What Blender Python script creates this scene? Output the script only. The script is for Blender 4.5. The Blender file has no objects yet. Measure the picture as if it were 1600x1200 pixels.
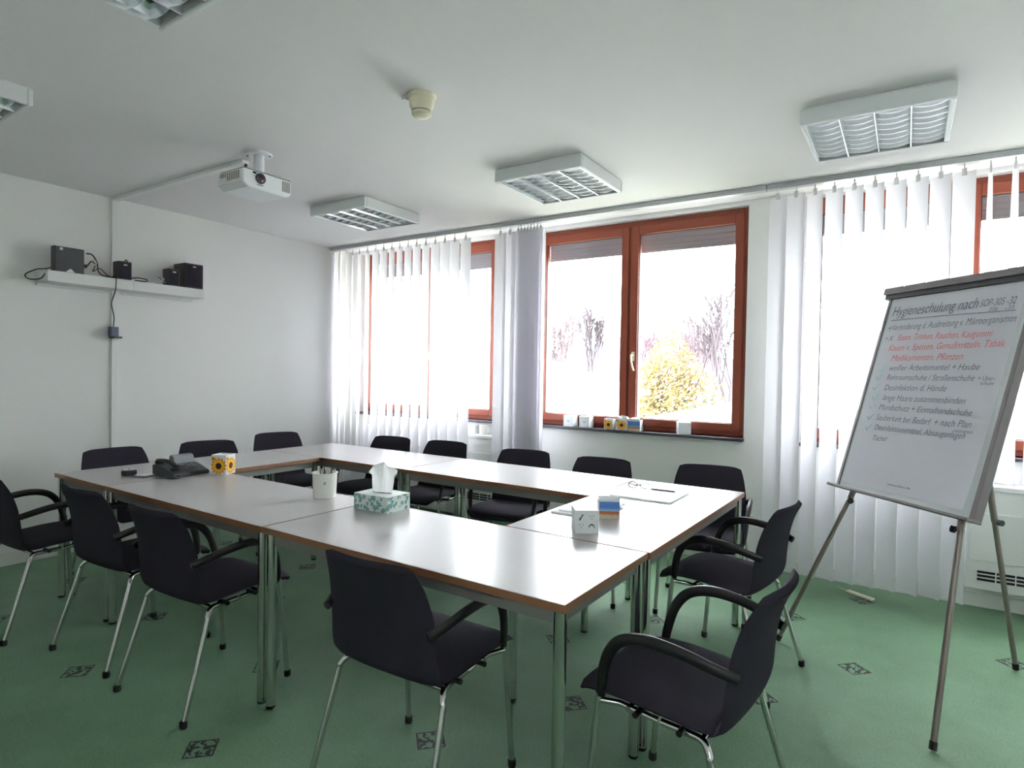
import bpy, bmesh, math, random
from mathutils import Vector, Matrix
PI = math.pi
S = bpy.context.scene
COL = S.collection

# ------------------------------------------------------------------ camera
cam_d = bpy.data.cameras.new('camera')
cam = bpy.data.objects.new('camera', cam_d); COL.objects.link(cam)
F_PX = 950.3
cam_d.sensor_width = 36.0
cam_d.lens = F_PX / 1600 * 36.0
cam_d.clip_start = 0.05; cam_d.clip_end = 800
YAW, PITCH, ROLL = 0.5755, -0.0195, 0.0169
fw = Vector((-math.sin(YAW)*math.cos(PITCH), math.cos(YAW)*math.cos(PITCH), math.sin(PITCH)))
rt = Vector((math.cos(YAW), math.sin(YAW), 0)); up = rt.cross(fw)
r2 = rt*math.cos(ROLL) + up*math.sin(ROLL); u2 = -rt*math.sin(ROLL) + up*math.cos(ROLL)
M = Matrix((r2, u2, -fw)).transposed().to_4x4(); M.translation = (4.2157, -1.5401, 1.3819)
cam.matrix_world = M
S.camera = cam

# ------------------------------------------------------------------ sky and exposure
W = bpy.data.worlds.new('overcast_sky'); S.world = W; W.use_nodes = True
bg = W.node_tree.nodes['Background']
bg.inputs['Color'].default_value = (0.93, 0.96, 1.0, 1)
bg.inputs['Strength'].default_value = 14.0
S.view_settings.view_transform = 'Standard'; S.view_settings.look = 'None'
S.view_settings.gamma = 1.0; S.view_settings.use_curve_mapping = False
S.view_settings.exposure = 0.70
S.cycles.use_denoising = True
S.cycles.max_bounces = 14; S.cycles.diffuse_bounces = 9; S.cycles.glossy_bounces = 4
S.cycles.transparent_max_bounces = 16; S.cycles.sample_clamp_indirect = 12
S.cycles.caustics_reflective = False; S.cycles.caustics_refractive = False

# ------------------------------------------------------------------ materials
def s2l(c):
    return tuple(((x/255.0)/12.92 if x/255.0 <= 0.04045 else ((x/255.0+0.055)/1.055)**2.4) for x in c)
def mat(name, rgb, rough=0.6, metal=0.0, spec=0.5, noise=0.0, nscale=40.0, bump=0.0, bscale=200.0, coat=0.0, sheen=0.0):
    m = bpy.data.materials.new(name); m.use_nodes = True
    nt = m.node_tree; b = nt.nodes['Principled BSDF']
    c = s2l(rgb)
    b.inputs['Base Color'].default_value = (*c, 1)
    b.inputs['Roughness'].default_value = rough; b.inputs['Metallic'].default_value = metal
    b.inputs['Specular IOR Level'].default_value = spec
    b.inputs['Coat Weight'].default_value = coat; b.inputs['Sheen Weight'].default_value = sheen
    tc = nt.nodes.new('ShaderNodeTexCoord')
    nz = nt.nodes.new('ShaderNodeTexNoise'); nz.inputs['Scale'].default_value = nscale; nz.inputs['Detail'].default_value = 4
    nt.links.new(tc.outputs['Object'], nz.inputs['Vector'])
    if noise > 0:
        mr = nt.nodes.new('ShaderNodeMapRange'); mr.inputs['To Min'].default_value = 1-noise; mr.inputs['To Max'].default_value = 1+noise
        nt.links.new(nz.outputs['Fac'], mr.inputs['Value'])
        mx = nt.nodes.new('ShaderNodeMix'); mx.data_type = 'RGBA'; mx.blend_type = 'MULTIPLY'; mx.inputs['Factor'].default_value = 1
        mx.inputs['A'].default_value = (*c, 1)
        nt.links.new(mr.outputs['Result'], mx.inputs['B']); nt.links.new(mx.outputs['Result'], b.inputs['Base Color'])
    if bump > 0:
        n2 = nt.nodes.new('ShaderNodeTexNoise'); n2.inputs['Scale'].default_value = bscale; n2.inputs['Detail'].default_value = 3
        nt.links.new(tc.outputs['Object'], n2.inputs['Vector'])
        bp = nt.nodes.new('ShaderNodeBump'); bp.inputs['Strength'].default_value = bump; bp.inputs['Distance'].default_value = 0.003
        nt.links.new(n2.outputs['Fac'], bp.inputs['Height']); nt.links.new(bp.outputs['Normal'], b.inputs['Normal'])
    return m

def mnode(nt, op, a, b=None, c=None):
    n = nt.nodes.new('ShaderNodeMath'); n.operation = op
    for i, v in enumerate((a, b, c)):
        if v is None: continue
        if isinstance(v, (int, float)): n.inputs[i].default_value = v
        else: nt.links.new(v, n.inputs[i])
    return n.outputs[0]

def carpet_material():
    m = mat('green_carpet', (104, 150, 110), rough=0.5, spec=0.38, bump=0.5, bscale=350)
    nt = m.node_tree; b = nt.nodes['Principled BSDF']
    geo = nt.nodes.new('ShaderNodeNewGeometry')
    sp = nt.nodes.new('ShaderNodeSeparateXYZ'); nt.links.new(geo.outputs['Position'], sp.inputs[0])
    X, Y = sp.outputs[0], sp.outputs[1]
    xs = mnode(nt, 'ADD', X, mnode(nt, 'MULTIPLY', Y, 0.025))
    fine = nt.nodes.new('ShaderNodeTexNoise'); fine.inputs['Scale'].default_value = 45; fine.inputs['Detail'].default_value = 2
    nt.links.new(geo.outputs['Position'], fine.inputs['Vector'])
    ink = mnode(nt, 'GREATER_THAN', fine.outputs['Fac'], 0.50)
    total = None
    for ox, oy in ((0.112, -0.315), (0.772, 0.195)):
        fx = mnode(nt, 'SUBTRACT', mnode(nt, 'FRACT', mnode(nt, 'ADD', mnode(nt, 'DIVIDE', mnode(nt, 'SUBTRACT', xs, ox), 0.993), 50.5)), 0.5)
        fx = mnode(nt, 'MULTIPLY', fx, 0.993)
        fy = mnode(nt, 'SUBTRACT', mnode(nt, 'FRACT', mnode(nt, 'ADD', mnode(nt, 'DIVIDE', mnode(nt, 'SUBTRACT', Y, oy), 1.038), 50.5)), 0.5)
        fy = mnode(nt, 'MULTIPLY', fy, 1.038)
        a = mnode(nt, 'ABSOLUTE', mnode(nt, 'MULTIPLY', mnode(nt, 'ADD', fx, fy), 0.7071))
        c = mnode(nt, 'ABSOLUTE', mnode(nt, 'MULTIPLY', mnode(nt, 'SUBTRACT', fx, fy), 0.7071))
        d = mnode(nt, 'MAXIMUM', a, c)
        inside = mnode(nt, 'LESS_THAN', d, 0.052)
        border = mnode(nt, 'GREATER_THAN', d, 0.046)
        pat = mnode(nt, 'MULTIPLY', inside, mnode(nt, 'MAXIMUM', border, ink))
        total = pat if total is None else mnode(nt, 'MAXIMUM', total, pat)
    n1 = nt.nodes.new('ShaderNodeTexNoise'); n1.inputs['Scale'].default_value = 2.2; n1.inputs['Detail'].default_value = 6; n1.inputs['Roughness'].default_value = 0.7
    nt.links.new(geo.outputs['Position'], n1.inputs['Vector'])
    n2 = nt.nodes.new('ShaderNodeTexNoise'); n2.inputs['Scale'].default_value = 120; n2.inputs['Detail'].default_value = 2
    nt.links.new(geo.outputs['Position'], n2.inputs['Vector'])
    f = mnode(nt, 'ADD', mnode(nt, 'MULTIPLY', n1.outputs['Fac'], 0.5), mnode(nt, 'MULTIPLY', n2.outputs['Fac'], 0.5))
    cr = nt.nodes.new('ShaderNodeValToRGB'); nt.links.new(f, cr.inputs[0])
    cr.color_ramp.elements[0].position = 0.3; cr.color_ramp.elements[0].color = (*s2l((92, 126, 92)), 1)
    cr.color_ramp.elements[1].position = 0.7; cr.color_ramp.elements[1].color = (*s2l((122, 158, 128)), 1)
    mx = nt.nodes.new('ShaderNodeMix'); mx.data_type = 'RGBA'
    nt.links.new(total, mx.inputs['Factor']); nt.links.new(cr.outputs[0], mx.inputs['A'])
    mx.inputs['B'].default_value = (*s2l((18, 22, 24)), 1)
    nt.links.new(mx.outputs['Result'], b.inputs['Base Color'])
    return m

def glass_material(name, tint=(0.97, 0.99, 0.98)):
    m = bpy.data.materials.new(name); m.use_nodes = True; nt = m.node_tree; nt.nodes.clear()
    o = nt.nodes.new('ShaderNodeOutputMaterial'); t = nt.nodes.new('ShaderNodeBsdfTransparent'); t.inputs[0].default_value = (*tint, 1)
    g = nt.nodes.new('ShaderNodeBsdfGlossy'); g.inputs['Roughness'].default_value = 0.02
    lw = nt.nodes.new('ShaderNodeLayerWeight'); lw.inputs['Blend'].default_value = 0.5
    fac = mnode(nt, 'ADD', mnode(nt, 'MULTIPLY', mnode(nt, 'POWER', lw.outputs['Facing'], 5.0), 0.96), 0.04)
    mx = nt.nodes.new('ShaderNodeMixShader'); nt.links.new(fac, mx.inputs[0])
    nt.links.new(t.outputs[0], mx.inputs[1]); nt.links.new(g.outputs[0], mx.inputs[2]); nt.links.new(mx.outputs[0], o.inputs[0])
    return m

def translucent_material(name, rgb, trans=0.4, weave=900):
    m = bpy.data.materials.new(name); m.use_nodes = True; nt = m.node_tree; nt.nodes.clear()
    o = nt.nodes.new('ShaderNodeOutputMaterial'); c = (*s2l(rgb), 1)
    d = nt.nodes.new('ShaderNodeBsdfDiffuse'); t = nt.nodes.new('ShaderNodeBsdfTranslucent')
    tc = nt.nodes.new('ShaderNodeTexCoord'); nz = nt.nodes.new('ShaderNodeTexNoise'); nz.inputs['Scale'].default_value = weave
    nt.links.new(tc.outputs['Object'], nz.inputs['Vector'])
    mr = nt.nodes.new('ShaderNodeMix'); mr.data_type = 'RGBA'; nt.links.new(nz.outputs['Fac'], mr.inputs['Factor'])
    mr.inputs['A'].default_value = c; mr.inputs['B'].default_value = tuple(min(1, x*1.06) for x in c)
    nt.links.new(mr.outputs['Result'], d.inputs[0]); nt.links.new(mr.outputs['Result'], t.inputs[0])
    mx = nt.nodes.new('ShaderNodeMixShader'); mx.inputs[0].default_value = trans
    nt.links.new(d.outputs[0], mx.inputs[1]); nt.links.new(t.outputs[0], mx.inputs[2]); nt.links.new(mx.outputs[0], o.inputs[0])
    return m

def ramp_material(name, stops, axis=2, rough=0.5, jitter=0.0):
    """flat print whose colour follows one object axis"""
    m = mat(name, (255, 255, 255), rough=rough); nt = m.node_tree; b = nt.nodes['Principled BSDF']
    tc = nt.nodes.new('ShaderNodeTexCoord'); sp = nt.nodes.new('ShaderNodeSeparateXYZ'); nt.links.new(tc.outputs['Object'], sp.inputs[0])
    v = sp.outputs[axis]
    if jitter:
        nz = nt.nodes.new('ShaderNodeTexNoise'); nz.inputs['Scale'].default_value = 60; nt.links.new(tc.outputs['Object'], nz.inputs['Vector'])
        v = mnode(nt, 'ADD', v, mnode(nt, 'MULTIPLY', mnode(nt, 'SUBTRACT', nz.outputs['Fac'], 0.5), jitter))
    lo, hi = stops[0][0], stops[-1][0]
    v = mnode(nt, 'DIVIDE', mnode(nt, 'SUBTRACT', v, lo), hi-lo)
    cr = nt.nodes.new('ShaderNodeValToRGB'); nt.links.new(v, cr.inputs[0])
    els = cr.color_ramp.elements
    while len(els) < len(stops): els.new(0.5)
    for e, (p, c) in zip(els, stops):
        e.position = (p-lo)/(hi-lo); e.color = (*s2l(c), 1)
    nt.links.new(cr.outputs[0], b.inputs['Base Color'])
    return m

def leaf_print_material():
    m = mat('leaf_print_card', (225, 232, 228), rough=0.5); nt = m.node_tree; b = nt.nodes['Principled BSDF']
    tc = nt.nodes.new('ShaderNodeTexCoord')
    v = nt.nodes.new('ShaderNodeTexVoronoi'); v.inputs['Scale'].default_value = 48; v.inputs['Randomness'].default_value = 1
    nt.links.new(tc.outputs['Object'], v.inputs['Vector'])
    n = nt.nodes.new('ShaderNodeTexNoise'); n.inputs['Scale'].default_value = 110; nt.links.new(tc.outputs['Object'], n.inputs['Vector'])
    d = mnode(nt, 'ADD', v.outputs['Distance'], mnode(nt, 'MULTIPLY', mnode(nt, 'SUBTRACT', n.outputs['Fac'], 0.5), 0.5))
    f = mnode(nt, 'LESS_THAN', d, 0.50)
    geo = nt.nodes.new('ShaderNodeNewGeometry'); sp = nt.nodes.new('ShaderNodeSeparateXYZ'); nt.links.new(geo.outputs['Normal'], sp.inputs[0])
    f = mnode(nt, 'MULTIPLY', f, mnode(nt, 'LESS_THAN', mnode(nt, 'ABSOLUTE', sp.outputs[2]), 0.5))
    mx = nt.nodes.new('ShaderNodeMix'); mx.data_type = 'RGBA'; nt.links.new(f, mx.inputs['Factor'])
    mx.inputs['A'].default_value = (*s2l((224, 232, 228)), 1)
    m2 = nt.nodes.new('ShaderNodeMix'); m2.data_type = 'RGBA'; nt.links.new(n.outputs['Fac'], m2.inputs['Factor'])
    m2.inputs['A'].default_value = (*s2l((104, 160, 162)), 1); m2.inputs['B'].default_value = (*s2l((140, 188, 176)), 1)
    nt.links.new(m2.outputs['Result'], mx.inputs['B']); nt.links.new(mx.outputs['Result'], b.inputs['Base Color'])
    return m

MT = dict(
    wall=mat('wall_paint', (230, 230, 228), 0.9, spec=0.2, noise=0.015, nscale=3, bump=0.15, bscale=300),
    ceiling=mat('ceiling_paint', (224, 222, 222), 0.9, spec=0.2, noise=0.015, nscale=2, bump=0.15, bscale=250),
    carpet=carpet_material(),
    base=mat('baseboard_paint', (222, 222, 218), 0.5),
    trunk=mat('trunking_plastic', (226, 227, 226), 0.5),
    redwood=mat('stained_window_wood', (142, 66, 44), 0.4, noise=0.18, nscale=9, bump=0.1, bscale=60),
    gasket=mat('window_gasket', (40, 30, 30), 0.6),
    glass=glass_material('window_glass'),
    stone=mat('dark_sill_stone', (74, 72, 82), 0.35, noise=0.2, nscale=60),
    shutter=mat('roller_shutter_plastic', (134, 132, 142), 0.6),
    brass=mat('cream_handle', (214, 206, 176), 0.3, metal=0.3),
    blind=translucent_material('blind_fabric', (232, 230, 236), 0.25),
    rail=mat('rail_aluminium', (186, 188, 192), 0.45, metal=0.4),
    whiteplastic=mat('white_plastic', (216, 216, 215), 0.4),
    laminate=mat('table_laminate', (184, 180, 180), 0.26, spec=0.55, noise=0.02, nscale=30),
    edge=mat('beech_edge', (140, 98, 72), 0.45, noise=0.12, nscale=25),
    apron=mat('table_apron', (132, 132, 128), 0.45, metal=0.2),
    chrome=mat('chrome', (205, 205, 203), 0.14, metal=1.0),
    black_fabric=mat('black_fabric', (46, 43, 54), 0.92, spec=0.2, noise=0.2, nscale=250, bump=0.3, bscale=600),
    black_plastic=mat('black_plastic', (26, 24, 27), 0.38),
    rubber=mat('black_rubber', (22, 22, 22), 0.7),
    lamp_white=mat('lamp_housing_paint', (216, 219, 219), 0.45),
    louvre=mat('louvre_aluminium', (228, 231, 235), 0.2, metal=0.9),
    tube=mat('tube_glass', (238, 240, 240), 0.3),
    projector=mat('projector_plastic', (226, 228, 230), 0.4),
    vent=mat('vent_grey', (140, 138, 132), 0.6),
    lens=mat('lens_glass', (60, 26, 52), 0.08, coat=1.0),
    dark=mat('dark_grey_plastic', (58, 60, 64), 0.45),
    grey=mat('mid_grey_plastic', (120, 124, 130), 0.45),
    smoke=mat('aged_cream_plastic', (222, 214, 188), 0.5),
    flip=mat('flipchart_grey', (128, 122, 124), 0.4, metal=0.35),
    flip_leg=mat('flipchart_leg', (138, 128, 122), 0.35, metal=0.6),
    board=mat('whiteboard', (216, 222, 222), 0.3),
    paper=mat('paper', (244, 244, 249), 0.85, spec=0.2, bump=0.25, bscale=14),
    ink=mat('ink_dark', (104, 110, 124), 0.8),
    ink_red=mat('ink_red', (226, 108, 118), 0.8),
    ink_teal=mat('ink_teal', (158, 212, 214), 0.8),
    card=mat('white_card', (226, 230, 232), 0.6),
    tissue=mat('tissue_paper', (245, 245, 245), 0.9, bump=0.2, bscale=80),
    leafprint=leaf_print_material(),
    ceramic=mat('white_ceramic', (232, 232, 226), 0.2),
    yellow=mat('sunflower_yellow', (250, 196, 56), 0.5, noise=0.2, nscale=200),
    orange=mat('sunflower_orange', (232, 142, 38), 0.5, noise=0.2, nscale=200),
    brown=mat('sunflower_heart', (62, 36, 24), 0.6),
    print_grey=mat('print_grey', (104, 108, 112), 0.6),
    cable=mat('black_cable', (30, 30, 34), 0.5),
    cable_white=mat('white_cable', (206, 206, 204), 0.5),
    adapter=mat('adapter_plastic', (84, 90, 110), 0.45),
    cream=mat('cream_plastic', (222, 214, 192), 0.5),
    bark=mat('grey_bark', (80, 70, 76), 0.9, noise=0.2, nscale=3),
    bark_red=mat('reddish_twigs', (104, 82, 90), 0.9, noise=0.2, nscale=3),
    leaf_yellow=mat('autumn_leaves', (138, 120, 78), 0.8, noise=0.35, nscale=0.8),
    leaf_green=mat('hedge_leaves', (112, 118, 82), 0.8, noise=0.3, nscale=0.8),
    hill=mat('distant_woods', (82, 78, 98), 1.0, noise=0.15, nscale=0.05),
    ground=mat('outdoor_ground', (112, 116, 96), 0.95, noise=0.1, nscale=0.2),
    roofing=mat('pale_metal_roofing', (238, 238, 238), 0.6, noise=0.04, nscale=0.5),
    render_wall=mat('pale_render', (240, 240, 238), 0.8, noise=0.04, nscale=0.5),
    gutter=mat('grey_gutter', (110, 110, 118), 0.6),
)

# ------------------------------------------------------------------ mesh helpers
def obj(name, bm, m, parent=None, smooth=False, loc=None):
    bmesh.ops.recalc_face_normals(bm, faces=bm.faces)
    me = bpy.data.meshes.new(name); bm.to_mesh(me); bm.free()
    ms = m if isinstance(m, (list, tuple)) else [m]
    for x in ms: me.materials.append(x)
    if smooth:
        for p in me.polygons: p.use_smooth = True
        if smooth is not True:
            try: me.set_sharp_from_angle(angle=math.radians(smooth))
            except Exception: pass
    o = bpy.data.objects.new(name, me); COL.objects.link(o)
    if parent is not None: o.parent = parent
    if loc is not None: o.location = loc
    return o
def inst(name, me, parent, loc=(0, 0, 0), rot=(0, 0, 0)):
    o = bpy.data.objects.new(name, me); COL.objects.link(o); o.parent = parent
    o.location = loc; o.rotation_euler = rot
    return o
def tag(o, label=None, cat=None, group=None, kind=None):
    if label: o['label'] = label
    if cat: o['category'] = cat
    if group: o['group'] = group
    if kind: o['kind'] = kind
    return o
def thing(name, label, cat, loc=(0, 0, 0), rz=0.0, group=None):
    o = bpy.data.objects.new(name, None); COL.objects.link(o)
    o.empty_display_size = 0.1
    o.location = loc; o.rotation_euler = (0, 0, rz)
    return tag(o, label, cat, group)
def copy_tree(o, parent=None):
    c = o.copy(); COL.objects.link(c)
    if parent is not None:
        c.parent = parent
    for ch in list(o.children): copy_tree(ch, c)
    return c

def box(bm, x0, x1, y0, y1, z0, z1, bevel=0.0, seg=2, mi=0, xf=None):
    vs = [bm.verts.new(v) for v in ((x0,y0,z0),(x1,y0,z0),(x1,y1,z0),(x0,y1,z0),(x0,y0,z1),(x1,y0,z1),(x1,y1,z1),(x0,y1,z1))]
    fs = [bm.faces.new([vs[i] for i in f]) for f in ((3,2,1,0),(4,5,6,7),(0,1,5,4),(1,2,6,5),(2,3,7,6),(3,0,4,7))]
    for f in fs: f.material_index = mi
    geom = vs
    if bevel > 0:
        es = list({e for f in fs for e in f.edges})
        r = bmesh.ops.bevel(bm, geom=es, offset=bevel, segments=seg, affect='EDGES', profile=0.5, material=-1)
        geom = list({v for f in r['faces'] for v in f.verts} | {v for v in vs if v.is_valid})
    if xf:
        for v in geom:
            if v.is_valid: v.co = xf(v.co)
    return bm
def B(*a, **k):
    return box(bmesh.new(), *a, **k)
def tube(bm, pts, r, seg=8, cap=True, flat=None, mi=0):
    """tube along pts; r a number or a list; flat=(sx, sy) squashes the section (sx across, sy along the frame's second axis)"""
    pts = [Vector(p) for p in pts]; n = len(pts)
    rs = r if isinstance(r, (list, tuple)) else [r]*n
    sx, sy = flat or (1, 1)
    t0 = (pts[1]-pts[0]).normalized()
    ref = Vector((0, 0, 1)) if abs(t0.z) < 0.9 else Vector((1, 0, 0))
    a = t0.cross(ref).normalized(); rings = []
    for i, p in enumerate(pts):
        t = (pts[min(i+1, n-1)]-pts[max(i-1, 0)]).normalized()
        a = (a - t*a.dot(t)).normalized(); b = t.cross(a)
        rings.append([bm.verts.new(p + (a*math.cos(2*PI*k/seg)*sx + b*math.sin(2*PI*k/seg)*sy)*rs[i]) for k in range(seg)])
    for i in range(n-1):
        for k in range(seg):
            f = bm.faces.new((rings[i][k], rings[i][(k+1) % seg], rings[i+1][(k+1) % seg], rings[i+1][k])); f.material_index = mi
    if cap:
        bm.faces.new(rings[0][::-1]).material_index = mi; bm.faces.new(rings[-1]).material_index = mi
    return bm
def T(pts, r, **k): return tube(bmesh.new(), pts, r, **k)
def lathe(bm, prof, seg=24, c=(0, 0, 0), mi=0):
    rings = []
    for (r, z) in prof:
        if r < 1e-6: rings.append([bm.verts.new((c[0], c[1], c[2]+z))])
        else: rings.append([bm.verts.new((c[0]+r*math.cos(2*PI*k/seg), c[1]+r*math.sin(2*PI*k/seg), c[2]+z)) for k in range(seg)])
    for a, b in zip(rings, rings[1:]):
        for k in range(seg):
            k2 = (k+1) % seg
            q = [a[k % len(a)], a[k2 % len(a)], b[k2 % len(b)], b[k % len(b)]]
            u = []
            for v in q:
                if v not in u: u.append(v)
            if len(u) > 2: bm.faces.new(u).material_index = mi
    return bm
def L(prof, **k): return lathe(bmesh.new(), prof, **k)
def prism(bm, pts, d, mi=0):
    """closed outline pts (3d) pushed along vector d"""
    d = Vector(d); a = [bm.verts.new(p) for p in pts]; b = [bm.verts.new(Vector(p)+d) for p in pts]
    bm.faces.new(a).material_index = mi; bm.faces.new(b[::-1]).material_index = mi
    for i in range(len(a)):
        j = (i+1) % len(a); bm.faces.new((a[i], b[i], b[j], a[j])).material_index = mi
    return bm
def smooth_path(pts, n=6):
    """Catmull-Rom through pts"""
    P = [Vector(p) for p in pts]; P = [P[0]*2-P[1]] + P + [P[-1]*2-P[-2]]; out = []
    for i in range(1, len(P)-2):
        for k in range(n):
            t = k/n; a, b, c, d = P[i-1], P[i], P[i+1], P[i+2]
            out.append(0.5*((2*b)+(c-a)*t+(2*a-5*b+4*c-d)*t*t+(3*b-a-3*c+d)*t**3))
    out.append(P[-2]); return out

# ------------------------------------------------------------------ room
XL, XR, YB, YW, ZC = -0.919, 5.75, -2.35, 3.12, 2.662
def struct(name, bm, m, **k):
    return tag(obj(name, bm, m, **k), kind='structure')
struct('floor', B(XL-0.2, XR+0.2, YB-0.2, YW+0.4, -0.2, 0), MT['carpet'])
struct('ceiling', B(XL-0.2, XR+0.2, YB-0.2, YW+0.4, ZC, ZC+0.2), MT['ceiling'])
struct('wall_left', B(XL-0.2, XL, YB-0.2, YW+0.4, 0, ZC), MT['wall'])
struct('wall_right', B(XR, XR+0.2, YB-0.2, YW+0.4, 0, ZC), MT['wall'])
CL = (4.35, 5.45, 2.12, 2.52)  # added opening behind the camera, lets sky light onto the flip chart
bm = bmesh.new()
box(bm, XL, XR, YB-0.2, YB, 0, CL[2]); box(bm, XL, XR, YB-0.2, YB, CL[3], ZC)
box(bm, XL, CL[0], YB-0.2, YB, CL[2], CL[3]); box(bm, CL[1], XR, YB-0.2, YB, CL[2], CL[3])
struct('wall_front', bm, MT['wall'])
fill_w = bpy.data.objects.new('window_4', None); COL.objects.link(fill_w); tag(fill_w, kind='structure')  # invented window, never in view, put in as daylight fill
bm = bmesh.new(); t_ = 0.03
box(bm, CL[0], CL[0]+t_, YB-0.12, YB-0.06, CL[2], CL[3]); box(bm, CL[1]-t_, CL[1], YB-0.12, YB-0.06, CL[2], CL[3])
box(bm, CL[0]+t_, CL[1]-t_, YB-0.12, YB-0.06, CL[2], CL[2]+t_); box(bm, CL[0]+t_, CL[1]-t_, YB-0.12, YB-0.06, CL[3]-t_, CL[3])
obj('frame', bm, MT['redwood'], fill_w)
obj('pane', B(CL[0]+t_, CL[1]-t_, YB-0.095, YB-0.09, CL[2]+t_, CL[3]-t_), MT['glass'], fill_w)
WIN = [(-0.80, 1.0), (1.40, 3.222), (3.598, 5.42)]
ZS, ZT = 0.925, 2.632
WD = 0.36
bm = bmesh.new()
box(bm, XL, XR, YW, YW+WD, 0, ZS); box(bm, XL, XR, YW, YW+WD, ZT, ZC)
xs = [XL] + [v for w in WIN for v in w] + [XR]
for i in range(0, len(xs), 2): box(bm, xs[i], xs[i+1], YW, YW+WD, ZS, ZT)
struct('wall_back', bm, MT['wall'])
struct('baseboard_left', B(XL, XL+0.014, YB, YW, 0, 0.085, bevel=0.003), MT['base'])
struct('baseboard_back', B(XL+0.014, XR, YW-0.014, YW, 0, 0.085, bevel=0.003), MT['base'])

def make_window(idx, x0, x1, mull):
    w = bpy.data.objects.new('window_%d' % idx, None); COL.objects.link(w); w.location = ((x0+x1)/2, YW, ZS); tag(w, kind='structure')
    ox, oy, oz = w.location
    def ob(name, bm, m, parent=w, **k):
        for v in bm.verts: v.co -= Vector((ox, oy, oz))
        return obj(name, bm, m, parent, **k)
    y0, y1 = 3.195, 3.265
    f = bmesh.new(); t = 0.05
    box(f, x0, x0+t, y0, y1, ZS, ZT, 0.004); box(f, x1-t, x1, y0, y1, ZS, ZT, 0.004)
    box(f, x0+t, x1-t, y0, y1, ZT-t-0.005, ZT, 0.004); box(f, x0+t, x1-t, y0, y1, ZS, ZS+0.045, 0.004)
    box(f, mull-0.03, mull+0.03, y0, y1, ZS+0.045, ZT-t, 0.004)
    ob('frame', f, MT['redwood'])
    for k, (a, b) in enumerate(((x0+t-0.012, mull-0.012), (mull+0.012, x1-t+0.012))):
        s = bmesh.new(); st = 0.062; za, zb = ZS+0.036, ZT-t+0.006; ya, yb = y0-0.022, y0-0.001
        box(s, a, a+st, ya, yb, za, zb, 0.005); box(s, b-st, b, ya, yb, za, zb, 0.005)
        box(s, a+st, b-st, ya, yb, zb-st-0.01, zb, 0.005); box(s, a+st, b-st, ya, yb, za, za+st, 0.005)
        box(s, a+0.02, a+st, yb, y1-0.02, za+0.02, zb-0.02); box(s, b-st, b-0.02, yb, y1-0.02, za+0.02, zb-0.02)
        box(s, a+st, b-st, yb, y1-0.02, zb-st, zb-0.02); box(s, a+st, b-st, yb, y1-0.02, za+0.02, za+st)
        sa = ob('sash', s, MT['redwood'])
        p = B(a+st-0.004, b-st+0.004, y0+0.006, y0+0.012, za+st-0.004, zb-st-0.006)
        ob('pane', p, MT['glass'], sa)
        g = bmesh.new()
        for (q0, q1, r0, r1) in ((a+st, a+st+0.005, za+st, zb-st-0.01), (b-st-0.005, b-st, za+st, zb-st-0.01), (a+st, b-st, zb-st-0.015, zb-st-0.01), (a+st, b-st, za+st, za+st+0.005)):
            box(g, q0, q1, y0-0.006, y0+0.006, r0, r1)
        ob('gasket', g, MT['gasket'], sa)
        if k == 1:
            hz = 1.49; hx = a+0.032
            h = bmesh.new()
            box(h, hx-0.013, hx+0.013, ya-0.008, ya, hz+0.0, hz+0.075, 0.004)
            tube(h, [(hx, ya-0.004, hz+0.045), (hx, ya-0.045, hz+0.045)], 0.009, seg=10)
            tube(h, smooth_path([(hx, ya-0.045, hz+0.052), (hx+0.002, ya-0.05, hz+0.02), (hx+0.012, ya-0.05, hz-0.04), (hx+0.024, ya-0.045, hz-0.08)], 4), 0.010, seg=10, flat=(1, 0.7))
            ob('handle', h, MT['brass'], sa, smooth=40)
    sh = bmesh.new(); zb = 2.425; n = 6; hh = (ZT+0.03-zb)/n
    for i in range(n):
        z = zb+i*hh
        box(sh, x0+0.02, x1-0.02, 3.385, 3.397, z+0.003, z+hh, 0.003)
        box(sh, x0+0.02, x1-0.02, 3.388, 3.394, z-0.001, z+0.004)
    box(sh, x0+0.02, x1-0.02, 3.382, 3.40, zb-0.02, zb, 0.003)
    ob('roller_shutter', sh, MT['shutter'])
    st_ = B(x0-0.005, x1+0.005, YW-0.045, 3.2, ZS-0.022, ZS, 0.003)
    ob('sill', st_, MT['stone'])
    return w
make_window(1, *WIN[0], 0.10)
make_window(2, *WIN[1], 2.29)
make_window(3, *WIN[2], 4.50)

# cable trunking on wall and ceiling
struct('trim_1', B(XL, XL+0.022, 0.70, 0.745, 0.085, ZC, 0.002), MT['trunk'])
struct('trim_2', B(XL+0.022, 0.76, 0.70, 0.745, ZC-0.022, ZC, 0.002), MT['trunk'])

# ------------------------------------------------------------------ vertical blinds
def slat_mesh(name, z0, z1, w=0.127, twist=0.0):
    bm = bmesh.new(); nx, nz = 4, 10; th = 0.0008
    rows = []
    for j in range(nz+1):
        z = z0+(z1-z0)*j/nz; a = twist*(1-j/nz); row = []
        for i in range(nx+1):
            x = (i/nx-0.5)*w; y = 0.006*(1-(2*i/nx-1)**2)
            row.append(bm.verts.new((x*math.cos(a)-y*math.sin(a), x*math.sin(a)+y*math.cos(a), z)))
        rows.append(row)
    for j in range(nz):
        for i in range(nx): bm.faces.new((rows[j][i], rows[j][i+1], rows[j+1][i+1], rows[j+1][i]))
    me = bpy.data.meshes.new(name); bm.to_mesh(me); bm.free(); me.materials.append(MT['blind'])
    for p in me.polygons: p.use_smooth = True
    return me
slat_long = slat_mesh('slat', 0.085, 2.578)
slat_twisted = slat_mesh('slat', 0.80, 2.578, twist=0.45)
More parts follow.
